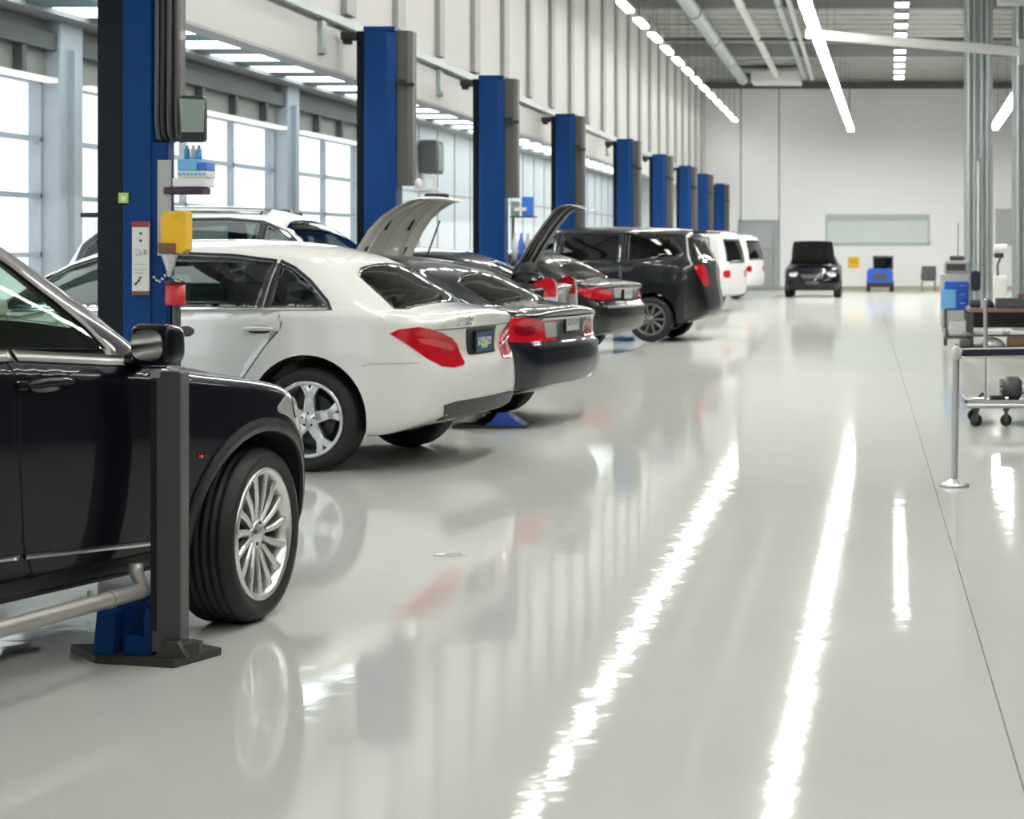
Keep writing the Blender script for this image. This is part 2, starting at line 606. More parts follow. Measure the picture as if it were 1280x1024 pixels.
def boolean(me, cutter_mbs):
    """subtract closed cutters from a mesh; cut faces take material slot 1"""
    for ci, mb in enumerate(cutter_mbs):
        o = bpy.data.objects.new('tmp', me); COL.objects.link(o)
        cm = bpy.data.meshes.new('cut')
        cm.from_pydata([tuple(p) for p in mb.v], [], mb.f)
        bm = bmesh.new(); bm.from_mesh(cm)
        bmesh.ops.remove_doubles(bm, verts=bm.verts, dist=1e-6)
        bmesh.ops.recalc_face_normals(bm, faces=bm.faces); bm.to_mesh(cm); bm.free()
        cm.materials.append(M['dark']); cm.materials.append(M['dark']); cm.materials.append(M['dark'])
        for p in cm.polygons: p.material_index = 1 if ci == 0 else 2
        c = bpy.data.objects.new('tmpc', cm); COL.objects.link(c)
        md = o.modifiers.new('b', 'BOOLEAN')
        md.operation = 'DIFFERENCE'; md.solver = 'EXACT'; md.object = c
        md.use_self = False
        bpy.context.view_layer.update()
        dg = bpy.context.evaluated_depsgraph_get()
        new = bpy.data.meshes.new_from_object(o.evaluated_get(dg))
        bpy.data.objects.remove(o); bpy.data.objects.remove(c)
        me = new
    return me

def resmooth(me, skin):
    """shade painted faces with the skin's own normals so cuts leave no shading marks"""
    cache = {}
    ln = []
    for p in me.polygons:
        flat = p.material_index >= 1
        p.use_smooth = not flat
        for li in p.loop_indices:
            if flat: ln.append(tuple(p.normal)); continue
            vi = me.loops[li].vertex_index
            if vi not in cache:
                nn, d = skin.near_normal(me.vertices[vi].co)
                cache[vi] = nn
            nn = cache[vi]
            if nn.dot(p.normal) < .3: nn = p.normal
            ln.append(tuple(nn))
    me.normals_split_custom_set(ln)

def wheel(parent, pos, sgn, R=.35, wd=.235, style='multi', steer=0.0, rimr=None, rim_mat='alloy', n=56):
    """tyre with rim and hub cap; outer face towards local -y (sgn -1) or +y (sgn +1)"""
    rr = rimr or R * .70
    h = wd / 2
    T = Matrix.Translation(Vector(pos)) @ Matrix.Rotation(steer, 4, 'Z') @ (Matrix.Rotation(PI, 4, 'Z') if sgn > 0 else Matrix.Identity(4))
    t = MB()
    prof = [(-h * .72, rr - .012), (-h * .86, rr + .004), (-h * .93, rr + .02), (-h * 1.0, rr + (R - rr) * .45), (-h * .97, rr + (R - rr) * .72),
            (-h * .90, R - .022), (-h * .80, R - .008), (-h * .68, R - .002)]
    tread = []
    g = 5
    for k in range(g):
        c = -h * .52 + k * (h * 1.04) / (g - 1)
        tread += [(c - .010, R), (c - .005, R - .008), (c + .005, R - .008), (c + .010, R)]
    prof = prof + tread + [(-a, r) for a, r in prof[::-1]]
    t.lathe(prof, n, 0, T)
    t.lathe([(h * .72, rr - .012), (-h * .72, rr - .012)], n, 0, T)
    o = t.build('wheel', M['tire'], parent)
    r = MB()
    # outer lip and barrel
    r.lathe([(-h * .84, rr + .006), (-h * .93, rr + .003), (-h * .95, rr - .010), (-h * .86, rr - .022), (-h * .55, rr - .030), (h * .2, rr - .045), (h * .6, rr - .02)], n, 0, T)
    # dark brake disc behind
    r.lathe([(-h * .18, .0), (-h * .18, rr * .66)], 32, 1, T)
    r.lathe([(h * .30, 0.001), (h * .30, rr - .04)], 32, 1, T)
    yf = -h * .78
    def spoke(a0, a1, w0, w1, r0, r1, y0, y1, thk=.03):
        vs = []
        for (a, rad, w, y) in ((a0, r0, w0, y0), (a0 * .5 + a1 * .5, r0 * .5 + r1 * .5, w0 * .5 + w1 * .5, y0 * .55 + y1 * .45 - .004), (a1, r1, w1, y1)):
            d = Vector((math.cos(a), 0, math.sin(a))); q = Vector((-math.sin(a), 0, math.cos(a)))
            c = d * rad
            for (s, yy) in ((-1, thk), (-1, .006), (-.55, 0), (.55, 0), (1, .006), (1, thk)):
                vs.append(c + q * (s * w / 2) + Vector((0, y + yy, 0)))
        fs = []
        for k in range(2):
            for i in range(5):
                fs.append((k * 6 + i, k * 6 + i + 1, (k + 1) * 6 + i + 1, (k + 1) * 6 + i))
            fs.append((k * 6 + 5, k * 6, (k + 1) * 6, (k + 1) * 6 + 5))
        r.add(vs, fs, 0, False, T)
    hubr = rr * .20
    if style == 'multi':
        for k in range(15):
            a = 2 * PI * k / 15
            spoke(a, a + .10, .020, .036, hubr * .8, rr - .014, yf + .012, yf - .006, .03)
    elif style == 'five':
        for k in range(5):
            a = 2 * PI * k / 5 + .25
            spoke(a, a, .085, .062, hubr * .7, rr * .60, yf + .010, yf + .002, .04)
            spoke(a, a + .20, .048, .055, rr * .55, rr - .012, yf + .003, yf - .004, .035)
            spoke(a, a - .20, .048, .055, rr * .55, rr - .012, yf + .003, yf - .004, .035)
    else:
        for k in range(10):
            a = 2 * PI * k / 10
            spoke(a, a, .034, .040, hubr * .8, rr - .014, yf + .012, yf - .004, .035)
    ri = r.build('rim', [M[rim_mat], M['alloy_dark']], o)
    c = MB()
    c.lathe([(yf - .004, .001), (yf - .004, hubr * .62), (yf + .002, hubr * .70), (yf + .004, hubr * .98), (yf + .012, hubr * 1.15), (yf + .04, hubr * 1.2)], 28, 0, T)
    for k in range(5):
        a = 2 * PI * k / 5 + .3
        c.cyl((math.cos(a) * hubr * .86, yf + .0, math.sin(a) * hubr * .86), (math.cos(a) * hubr * .86, yf + .012, math.sin(a) * hubr * .86), .008, 6, 1, T=T)
    c.build('hub_cap', [M[rim_mat], M['alloy_dark']], o)
    return o

def arc_poly(cx, cz, r, z0, z1=None, n=18, grow=0.0):
    """half annulus outline above height z0 round a wheel"""
    a0 = math.asin(max(-1, min(1, (z0 - cz) / r)))
    out = [(cx + r * math.cos(a0 + (PI - 2 * a0) * k / n), cz + r * math.sin(a0 + (PI - 2 * a0) * k / n)) for k in range(n + 1)]
    return out
def mirror_poly(half):
    """(x, y>0) half outline given from one end to the other -> closed symmetric outline"""
    return half + [(x, -y) for x, y in half[::-1]]

def cavity_mb(pts, S, belt_w, roof_w, zb, zr):
    mb = MB()
    x0, x1 = S['ends']
    def yh(x, z):
        t = max(0, min(1, (z - zb) / (zr - zb)))
        k = 1 - .30 * max(0, min(1, (x0 + 1.30 - x) / .85))
        return (belt_w + (roof_w - belt_w) * t) * k
    n = len(pts)
    vs = [(x, -yh(x, z), z) for x, z in pts] + [(x, yh(x, z), z) for x, z in pts]
    tris = tessellate_polygon([[Vector((u, v, 0)) for u, v in pts]])
    fs = [tuple(t) for t in tris] + [tuple(i + n for i in t[::-1]) for t in tris]
    fs += [(i, (i + 1) % n, n + (i + 1) % n, n + i) for i in range(n)]
    mb.add(vs, fs)
    return mb

def seat(parent, x, y, z, m, s=1.0, back=1):
    b = MB()
    b.box((x, y, z), (.50, .50, .16), ch=.05)
    o = b.build('seat', m, parent)
    r = MB()
    T = Matrix.Translation((x - .22 * back, y, z + .06)) @ Matrix.Rotation(-.22 * back, 4, 'Y')
    r.box((0, 0, .30 * s), (.15, .50, .60 * s), ch=.06, T=T)
    r.build('seat_back', m, o)
    h = MB()
    h.box((0, 0, .70 * s), (.10, .28, .17), ch=.045, T=T)
    h.cyl((0, -.06, .58 * s), (0, -.06, .66 * s), .008, 6, T=T); h.cyl((0, .06, .58 * s), (0, .06, .66 * s), .008, 6, T=T)
    h.build('headrest', m, o)
    return o

def lid(name, parent, prof, hw0, hw1, m_out, m_in, hinge, ang, thick=.025, sgn=1):
    """raised bonnet or boot lid. prof: (distance from hinge, height); ang: opening; sgn +1 opens towards +x"""
    mb = MB()
    n, k = len(prof), 9
    T = Matrix.Translation(Vector(hinge)) @ Matrix.Rotation(-ang * sgn, 4, 'Y')
    L = prof[-1][0]
    def grid(dz, shrink, mi, flip):
        vs = []
        for (d, h) in prof:
            w = (hw0 + (hw1 - hw0) * (d / L) ** 2.0) - shrink
            for j in range(k):
                q = -1 + 2 * j / (k - 1)
                vs.append((sgn * min(d, L - shrink * .6), q * w, h + dz - .035 * q * q - (.02 * max(0, abs(q) - .8) / .2 if dz == 0 else 0)))
        fs = []
        for i in range(n - 1):
            for j in range(k - 1):
                q = (i * k + j, i * k + j + 1, (i + 1) * k + j + 1, (i + 1) * k + j)
                fs.append(q[::-1] if flip else q)
        b = len(mb.v)
        mb.add(vs, fs, mi, True, T)
        return b
    a = grid(0, 0, 0, False); b = grid(-thick, .015, 1, True)
    edge = [j for j in range(k)] + [i * k + k - 1 for i in range(1, n)] + [(n - 1) * k + j for j in range(k - 2, -1, -1)] + [i * k for i in range(n - 2, 0, -1)]
    E = len(edge)
    for i in range(E):
        p, q = edge[i], edge[(i + 1) % E]
        mb.f.append([a + p, a + q, b + q, b + p]); mb.m.append(0); mb.s.append(False)
    o = mb.build(name, [m_out, m_in], parent)
    # stiffening frame pressed into the underside
    for q in (-.62, 0, .62):
        fr = MB()
        pts = []
        for (d, h) in prof[1:-1]:
            w = (hw0 + (hw1 - hw0) * (d / L) ** 2) - .05
            pts.append((sgn * d, q * w, h - thick - .012 - .035 * q * q))
        fr.tube(pts, .014, 6, 0, T)
        fr.build('lid_frame', m_in, o)
    return o

def zsquash(K, g, z0=.5):
    """lower roof and waist of a profile above height z0"""
    f = lambda z: z if z < z0 else z0 + (z - z0) * g
    pl = lambda poly: [(x, f(z)) for x, z in poly]
    S = dict(K['S'])
    for k in ('top', 'belt'): S[k] = pl(S[k])
    for k in ('rear', 'front'): S[k] = [(f(z), x) for z, x in S[k]]
    K['S'] = S
    K['windows'] = [pl(p) for p in K['windows']]
    K['doors'] = [dict(d, poly=pl(d['poly']), handle=(d['handle'][0], f(d['handle'][1]))) for d in K['doors']]
    K['cavity'] = dict(K['cavity'], pts=pl(K['cavity']['pts']), zb=f(K['cavity']['zb']), zr=f(K['cavity']['zr']))
    K['screens'] = [(p, f(z)) for p, z in K['screens']]
    K['side_parts'] = [(a, pl(p), v, m, o) for a, p, v, m, o in K['side_parts']]
    K['mid_parts'] = [(a, pl(p), v, m, o) for a, p, v, m, o in K['mid_parts']]
    return K

def tail_shorten(K, k, x0=-1.6, du=-.065):
    """shorten the rear overhang behind x0"""
    f = lambda x: x if x > x0 else x0 + (x - x0) * k
    px = lambda poly: [(f(x), z) for x, z in poly]
    S = dict(K['S'])
    for q in ('top', 'belt', 'bottom', 'w', 'roofw'): S[q] = px(S[q])
    S['rear'] = [(z, f(x)) for z, x in S['rear']]
    S['ends'] = (f(S['ends'][0]), S['ends'][1])
    K['S'] = S
    K['windows'] = [px(p) for p in K['windows']]
    K['cavity'] = dict(K['cavity'], pts=px(K['cavity']['pts']))
    K['screens'] = [(px(p), z) for p, z in K['screens']]
    K['side_parts'] = [(a, px(p) if v == 'side' else [(u + du, z) for u, z in p], v, m, o) for a, p, v, m, o in K['side_parts']]
    return K

def make_car(K, root):
    """body, glass, doors, lamps and wheels of one car from its profile"""
    S = K['S']
    P = M[K['paint']]
    sk = Skin(S, K.get('nst', 84), K.get('seg', 4))
    K['skin'] = sk
    arch = MB()
    W = S['W']
    for (wx, wz, ra) in K['arches']:
        for s in (-1, 1):
            arch.cyl((wx, s * (W - .42), wz), (wx, s * (W + .4), wz), ra, 44)
    cuts = [arch]
    if 'cavity' in K:
        c = K['cavity']
        cuts.append(cavity_mb(c['pts'], S, c['bw'], c['rw'], c['zb'], c['zr']))
        w = MB()
        for poly in K['windows']:
            for s in (-1, 1):
                w.prism(inset(poly, .004), s * .30, s * 1.3, 'xz')
        cuts.append(w)
        if 'screens' in K:
            w2 = MB()
            for poly, zl in K['screens']:
                w2.prism(inset(poly, .004), zl, 2.4, 'xy')
            cuts.append(w2)
    if 'bay_cut' in K:
        lo, hi = K['bay_cut']
        cuts.append(MB().box2(lo, hi))
    me = sk.me.copy()
    me.materials.append(P); me.materials.append(M['dark']); me.materials.append(M[K.get('lining', 'dark')])
    me = boolean(me, cuts)
    resmooth(me, sk)
    body = bpy.data.objects.new('body', me)
    COL.objects.link(body)
    body.parent = root
    K['body'] = body
    G = M[K.get('glass', 'glass_tint')]
    sides = K.get('sides', (1, -1))
    step = K.get('step', .06)
    for s in (1, -1):
        near = s in sides
        door_of = {}
        for di, d in enumerate(K.get('doors', [])):
            if not near: continue
            o = patch(sk, 'door', [d['poly']], 'side', M['dark'], root, s, .0008, step, .004)
            o.data.materials[0] = M['dark']
            pn = patch(sk, 'door_skin', [inset(d['poly'], .006)], 'side', P, o, s, .003, step, .006, edge_mat=M['dark'])
            # one mesh for the door: seam plus painted skin
            o.name = 'door_seam'
            pn.parent = root; pn.name = 'door'
            o.parent = pn; o.name = 'door_seam'
            if 'handle' in d:
                hx, hz = d['handle']
                door_handle(sk, pn, hx, hz, s, M[K.get('handle_mat', K['paint'])], P, K.get('tail_fwd', 1))
            for wi in d.get('win', []): door_of[wi] = pn
        for wi, poly in enumerate(K['windows']):
            par = door_of.get(wi, root)
            patch(sk, 'window', [poly], 'side', G, par, s, -.004, step, .004)
            if near and K.get('wtrim'):
                ring(sk, 'window_trim', poly, 'side', M['plastic'], par, s, K['wtrim'], .002, step)
        for nm, poly, view, mm, off in K.get('side_parts', []):
            if near or nm in ('tail_light', 'headlight'):
                patch(sk, nm, poly if isinstance(poly[0], list) else [poly], view, M[mm], root, s, off, step * .8, .008)
        for (wx, wz, ra) in K.get('clad', []):
            if near:
                zl = S['clad_z']
                poly = arc_poly(wx, wz, ra + .05, zl) + arc_poly(wx, wz, ra - .004, zl)[::-1]
                patch(sk, 'wheel_arch_trim', [poly], 'side', M['cladding'], root, s, .009, .022, .014, edge_mat=M['cladding'])
    for nm, poly, view, mm, off in K.get('mid_parts', []):
        patch(sk, nm, poly if isinstance(poly[0], list) else [poly], view, M[mm], root, 1, off, step, .006)
    if 'screens' in K:
        for (poly, zl), nm in zip(K['screens'], ('windscreen', 'rear_window')):
            patch(sk, nm, [poly], 'top', M[K.get('screen_glass', K.get('glass', 'glass_tint'))], root, 1, -.003, step, .004)
    for (wx, wy, sg, steer) in K['wheels']:
        wheel(root, (wx, wy, K['R']), sg, K['R'], K.get('wd', .225), K.get('wstyle', 'ten'), steer, K.get('rimr'), K.get('rim_mat', 'alloy'), K.get('wn', 48))
    return K

def door_handle(sk, door, hx, hz, s, m, paint, fwd):
    """pull handle with its scooped recess"""
    loc, nr = sk.cast(Vector((hx, 6, hz)), Vector((0, -1, 0)))
    y = loc.y
    mb = MB()
    pts = []
    for k in range(9):
        t = k / 8
        pts.append((hx + (t - .5) * .22, s * (y + .010 + .026 * math.sin(PI * min(1, max(0, t * 1.0)))), hz + .004 * math.sin(PI * t)))
    mb.tube(pts, [.008, .013, .015, .016, .016, .016, .015, .013, .009], 8)
    mb.box((hx - fwd * .125, s * (y + .010), hz), (.05, .022, .032), ch=.008)
    mb.build('door_handle', m, door)
    rc = smooth_poly([(hx - .08, hz - .03), (hx + .08, hz - .03), (hx + .08, hz + .022), (hx - .08, hz + .022)], 2)
    patch(sk, 'handle_recess', [rc], 'side', M['plastic'], door, s, .004, .05, .003)

# ---- profiles
SEDAN = dict(
    ends=(-2.50, 2.42), W=.925, crown=.07, kr=.12, lr=.55,
    top=[(-2.5, 1.035), (-2.44, 1.065), (-2.30, 1.085), (-2.12, 1.11), (-1.85, 1.25), (-1.55, 1.41), (-1.2, 1.515), (-.7, 1.56), (-.2, 1.565), (.3, 1.52), (.7, 1.37), (1.22, 1.08), (1.7, 1.0), (2.2, .87), (2.42, .74)],
    belt=[(-2.5, .985), (-2.3, 1.025), (-2.0, 1.06), (-1.5, 1.075), (0, 1.045), (1.2, .985), (1.8, .92), (2.2, .82), (2.42, .68)],
    bottom=[(-2.5, .36), (-2.3, .30), (-1.9, .235), (-1.0, .215), (1.2, .215), (2.1, .22), (2.42, .27)],
    w=[(-2.5, .70), (-2.46, .77), (-2.38, .825), (-2.2, .875), (-1.9, .91), (-1.3, .925), (1.2, .92), (1.8, .90), (2.1, .85), (2.3, .76), (2.42, .62)],
    roofw=[(-2.5, .64), (-2.2, .70), (-1.85, .64), (-1.5, .585), (-.5, .60), (.3, .585), (.8, .63), (1.22, .72), (2.42, .55)],
    rear=[(.25, -2.36), (.34, -2.45), (.52, -2.50), (.66, -2.49), (.72, -2.465), (.80, -2.43), (.92, -2.435), (.97, -2.462), (1.03, -2.492), (1.07, -2.475)],
    front=[(.2, 2.34), (.35, 2.42), (.55, 2.42), (.7, 2.36), (.8, 2.28)])
S_WIN = [[(.98, 1.075), (.06, 1.09), (.06, 1.448), (.22, 1.442), (.48, 1.36)],
         [(-.02, 1.09), (-1.06, 1.098), (-1.06, 1.405), (-.75, 1.44), (-.35, 1.455), (-.02, 1.452)],
         [(-1.12, 1.098), (-1.56, 1.10), (-1.53, 1.135), (-1.36, 1.27), (-1.22, 1.355), (-1.12, 1.395)]]
S_DOORS = [dict(poly=[(1.02, .97), (1.0, .42), (.90, .32), (.10, .32), (.03, .42), (.0, 1.075), (.5, 1.07)], win=[0], handle=(.16, .93)),
           dict(poly=[(-.015, 1.078), (-.0, .42), (.02, .32), (-.70, .32), (-.86, .42), (-.97, .60), (-1.14, .83), (-1.25, .955), (-1.26, 1.0), (-1.22, 1.085), (-.6, 1.08)], win=[1, 2], handle=(-1.10, .955))]
S_SCREEN = [(mirror_poly([(1.12, .60), (.92, .66), (.46, .53), (.42, .30)]), 1.02), (mirror_poly([(-1.58, .40), (-1.63, .54), (-2.02, .665), (-2.09, .60), (-2.11, .3)]), 1.08)]
S_CAV = dict(pts=[(1.05, 1.0), (.72, 1.27), (.38, 1.43), (-.1, 1.49), (-.7, 1.48), (-1.2, 1.43), (-1.55, 1.32), (-1.85, 1.16), (-2.05, 1.05), (-1.4, 1.0), (-1.3, .55), (.9, .55)], bw=.80, rw=.50, zb=1.05, zr=1.48)
S_TAIL = [(.87, .93), (.92, .958), (1.04, .972), (1.14, .955), (1.24, .925), (1.34, .885), (1.40, .84), (1.455, .71), (1.44, .695), (1.34, .685), (1.22, .70), (1.10, .76), (.98, .845)]
S_WHEELS = [(1.43, .80, 1, 0), (1.43, -.80, -1, 0), (-1.435, .80, 1, 0), (-1.435, -.80, -1, 0)]

def sedan_extras(root, K, tail_parts=True):
    pass

# ---- 1. the near black estate/off-roader, nose pointing away up the aisle
NSUV = dict(
    ends=(-2.42, 2.36), W=.955, crown=.085, kf=.30, lf=.8, clad_z=.31,
    top=[(-2.42, 1.1), (-2.3, 1.42), (-2.05, 1.68), (-1.5, 1.80), (-.8, 1.845), (-.3, 1.83), (0, 1.775), (.25, 1.685), (.5, 1.555), (.8, 1.365), (1.02, 1.19), (1.18, 1.095), (1.5, 1.045), (1.9, .975), (2.2, .86), (2.36, .72)],
    belt=[(-2.42, 1.0), (-2.1, 1.12), (-.5, 1.14), (0, 1.125), (.8, 1.06), (1.2, 1.005), (1.6, .95), (2.0, .86), (2.2, .76), (2.36, .60)],
    bottom=[(-2.42, .42), (-2.1, .34), (-1.6, .295), (1.8, .295), (2.2, .26), (2.36, .30)],
    w=[(-2.42, .72), (-2.3, .84), (-2.0, .92), (-1.4, .955), (1.3, .955), (1.65, .935), (1.85, .885), (2.02, .81), (2.18, .70), (2.28, .58), (2.36, .42)],
    roofw=[(-2.42, .62), (-2.0, .64), (-.5, .66), (.25, .655), (.6, .68), (.95, .74), (1.3, .76), (1.9, .66), (2.36, .35)],
    rear=[(.3, -2.34), (.5, -2.42), (.8, -2.40), (1.1, -2.38), (1.4, -2.32)],
    front=[(.25, 2.30), (.4, 2.36), (.6, 2.34), (.75, 2.28), (.9, 2.18)])
suv = thing('car', 'black off-roader nearest the camera, big multi-spoke front wheel turned outwards', 'car')
N_WIN = [[(.72, 1.13), (.12, 1.16), (.10, 1.58), (.22, 1.545), (.40, 1.44), (.56, 1.31), (.66, 1.215)],
         [(.02, 1.165), (-.95, 1.165), (-.95, 1.66), (-.5, 1.70), (-.1, 1.66), (.01, 1.61)]]
NK = dict(lining='lining', S=NSUV, paint='paint_black', nst=96, seg=5, arches=[(1.5, .355, .415), (-1.37, .355, .415)], clad=[(1.5, .355, .415), (-1.37, .355, .415)],
    windows=N_WIN, glass='glass_clear', R=.35, wd=.255, wstyle='multi', rimr=.262, wn=72, sides=(-1, 1), step=.032, handle_mat='paint_black',
    wheels=[(1.5, -.815, -1, .24), (1.5, .815, 1, .24), (-1.37, -.825, -1, 0), (-1.37, .825, 1, 0)],
    cavity=dict(pts=[(.95, 1.05), (.72, 1.28), (.42, 1.49), (.1, 1.66), (-.4, 1.745), (-1.5, 1.73), (-2.05, 1.60), (-2.2, 1.2), (-2.0, .6), (.8, .6)], bw=.82, rw=.54, zb=1.1, zr=1.745),
    screens=[(mirror_poly([(.98, .45), (.90, .66), (.78, .675), (.26, .55), (.18, .40)]), 1.06)],
    doors=[dict(poly=[(.99, 1.03), (.97, .5), (.92, .345), (.30, .345), (.225, .50), (.19, .80), (.205, 1.02), (.17, 1.155), (.6, 1.11)], win=[0], handle=(.335, 1.035)),
           dict(poly=[(.15, 1.155), (.185, 1.02), (.17, .80), (.205, .5), (.28, .345), (-.75, .345), (-.9, .5), (-1.02, .75), (-1.05, 1.0), (-1.03, 1.15), (-.4, 1.155)], win=[1], handle=(-.85, 1.05))],
    wtrim=.022,
    side_parts=[
        ('sill_trim', [(1.0, 1.085), (.6, 1.118), (.24, 1.150), (.24, 1.112), (.6, 1.080), (1.0, 1.047)], 'side', 'satin', .007),
        ('sill_trim', [(.225, 1.152), (-.3, 1.160), (-.95, 1.165), (-.95, 1.128), (-.3, 1.122), (.22, 1.113)], 'side', 'satin', .007),
        ('side_moulding', [(1.04, .405), (.24, .462), (.24, .445), (1.04, .388)], 'side', 'satin', .010),
        ('side_moulding', [(.21, .464), (-.85, .535), (-.85, .518), (.21, .447)], 'side', 'satin', .010),
        ('rocker_panel', [(.98, .375), (-.85, .375), (-.85, .30), (1.0, .30)], 'side', 'cladding', .009),
        ('headlight', smooth_poly([(1.58, .84), (1.70, .905), (1.95, .895), (2.14, .82), (2.24, .73), (2.24, .56), (2.10, .53), (1.99, .58), (1.86, .70), (1.72, .80)], 2), 'side', 'lens_clear', .004),
        ('headlight_reflector', smooth_poly([(1.74, .875), (1.84, .88), (1.86, .80), (1.76, .79)], 2), 'side', 'chrome', .008),
        ('headlight_reflector', smooth_poly([(1.92, .86), (2.02, .84), (2.03, .75), (1.93, .74)], 2), 'side', 'chrome', .008),
        ('headlight_reflector', smooth_poly([(2.02, .70), (2.12, .70), (2.13, .60), (2.04, .60)], 2), 'side', 'chrome', .008),
        ('side_marker', smooth_poly([(1.09, .70), (1.13, .70), (1.13, .72), (1.09, .72)], 1), 'side', 'lens_red', .004),
        ('bumper_lip', [(1.95, .33), (2.30, .36), (2.33, .30), (1.98, .285)], 'side', 'cladding', .012),
    ],
    mid_parts=[])
make_car(NK, suv)
suv_th = math.radians(70)
def place(root, local, world, th):
    c, s = math.cos(th), math.sin(th)
    root.rotation_euler = (0, 0, th)
    root.location = (world[0] - (c * local[0] - s * local[1]), world[1] - (s * local[0] + c * local[1]), 0)
place(suv, (1.5, -.95), (-2.40, 7.69), suv_th)
# wing mirrors
for s in (-1, 1):
    mb = MB()
    T = Matrix.Translation((.775, s * 1.045, 1.15))
    bm = bmesh.new()
    bmesh.ops.create_cube(bm, size=1)
    for v in bm.verts:
        v.co = Vector((v.co.x * .13 * (1.0 if v.co.z < 0 else .9), v.co.y * .185, v.co.z * .16))
        if v.co.x > 0: v.co.y *= .8; v.co.z *= .8
    bmesh.ops.bevel(bm, geom=list(bm.edges), offset=.04, segments=4, affect='EDGES', profile=.6)
    for i, v in enumerate(bm.verts): v.index = i
    bm.verts.index_update()
    mb.add([v.co.copy() for v in bm.verts], [[v.index for v in f.verts] for f in bm.faces], 0, True, T)
    mb.tube([(.80, s * .90, 1.08), (.79, s * .95, 1.09), (.785, s * 1.0, 1.10)], [.04, .035, .03], 8)
    bm.free()
    o = mb.build('wing_mirror', M['paint_black'], suv)
    g = MB()
    pl = smooth_poly([(-.07, -.058), (.07, -.053), (.07, .053), (-.065, .058)], 2)
    g.prism(pl, -.069, -.062, 'yz', 0, T)
    g.build('mirror_glass', M['chrome'], o)
# cabin
for y in (-.40, .40):
    seat(suv, -.05, y, .78, M['seat'])
seat(suv, -1.15, 0.42, .80, M['seat']); seat(suv, -1.15, -.42, .80, M['seat'])
d = MB()
d.box((.82, 0, .98), (.34, 1.50, .20), ch=.07)
d.box((.70, .38, 1.05), (.20, .40, .12), ch=.05)
d.build('dashboard', M['seat_pale'], suv)
sw = MB()
T = Matrix.Translation((.44, .38, 1.06)) @ Matrix.Rotation(math.radians(68), 4, 'Y')
sw.tube([(math.cos(2 * PI * k / 28) * .18, math.sin(2 * PI * k / 28) * .18, 0) for k in range(29)], .016, 8, 0, T)
for a in (0, PI, -PI / 2):
    sw.box((math.cos(a) * .09, math.sin(a) * .09, 0), (.16 if abs(math.sin(a)) < .5 else .05, .05 if abs(math.sin(a)) < .5 else .16, .02), 0, T=T)
sw.cyl((0, 0, -.02), (0, 0, .03), .06, 16, 0, T=T)
sw.cyl((0, 0, 0), (0, 0, .25), .03, 10, 0, T=T)
sw.build('steering_wheel', M['seat_pale'], suv)

# ---- 2. white saloon
sed = thing('car', 'white saloon with its boot to the aisle, behind the near black off-roader', 'car')
SK = dict(lining='seat', S=SEDAN, paint='paint_white', arches=[(1.43, .36, .40), (-1.435, .37, .415)], windows=S_WIN, glass='glass_tint', R=.35, wd=.235, wstyle='five', rimr=.255, wn=64, step=.035,
    wheels=S_WHEELS, cavity=S_CAV, screens=S_SCREEN, doors=S_DOORS, wtrim=.018, handle_mat='paint_pearl',
    side_parts=[
        ('tail_light', S_TAIL, 'rcorner', 'lens_red', .006),
        ('tail_light_insert', smooth_poly([(1.02, .90), (1.20, .88), (1.37, .82), (1.36, .79), (1.20, .83), (1.06, .86)], 1), 'rcorner', 'lens_pink', .010),
        ('belt_trim', [(.98, 1.068), (.0, 1.086), (-1.56, 1.096), (-1.56, 1.080), (.0, 1.070), (.98, 1.052)], 'side', 'chrome', .005),
        ('pillar_trim', [(-1.05, 1.10), (-1.13, 1.10), (-1.13, 1.385), (-1.05, 1.40)], 'side', 'plastic', .004),
        ('pillar_strip', [(-1.085, 1.10), (-1.10, 1.10), (-1.10, 1.392), (-1.085, 1.395)], 'side', 'satin', .008),
        ('bumper_seam', [(-1.86, .715), (-1.94, .73), (-2.30, .735), (-2.30, .731), (-1.94, .726), (-1.87, .711)], 'side', 'ink_grey', .0015),
        ('badge', smooth_poly([(1.00, .94), (1.08, .94), (1.08, .99), (1.00, .99)], 1), 'side', 'chrome', .004),
    ],
    mid_parts=[
        ('boot_lid', [(-.58, 1.03), (-.63, .98), (-.60, .955), (.60, .955), (.63, .98), (.58, 1.03)], 'rear', 'paint_white', .005),
        ('plate_recess', [(-.28, .94), (-.25, .755), (.25, .755), (.28, .94)], 'rear', 'plastic', .004),
        ('rear_valance', [(-.66, .44), (-.60, .33), (.60, .33), (.66, .44), (.5, .455), (-.5, .455)], 'rear', 'cladding', .008),
        ('boot_seam', [[(-.70, .95), (.70, .95), (.70, .945), (-.70, .945)]], 'rear', 'ink', .003),
    ])
make_car(tail_shorten(SK, .86), sed)
place(sed, (-1.435, .92), at(382, 0, 12.83), math.radians(170))

def plate(sk, root, z, m_edge, m_a, m_b, w=.32, h=.16):
    loc, nr = sk.cast(Vector((-6, 0, z)), Vector((1, 0, 0)))
    x = loc.x - .014
    mb = MB()
    mb.box((x, 0, z), (.012, w, h), 0, ch=.004)
    o = mb.build('number_plate', m_edge, root)
    p = MB()
    p.box((x - .007, 0, z), (.003, w * .90, h * .86), 0)
    p.build('plate_face', m_a, o)
    g = MB()
    random.seed(11)
    for k in range(6):
        yy = -w * .34 + k * w * .136
        g.box((x - .0095, yy, z + .005), (.003, w * .085, h * .34), 0)
        g.box((x - .0105, yy, z + .005 + (k % 3 - 1) * .012), (.003, w * .04, h * .10), 1)
    g.build('plate_characters', [m_b, m_a], o)
    return o
pl = plate(SK['skin'], sed, .84, M['plastic'], M['plate_blue'], M['plate_white'])
gb = MB()
loc, nr = SK['skin'].cast(Vector((-6, 0, .84)), Vector((1, 0, 0)))
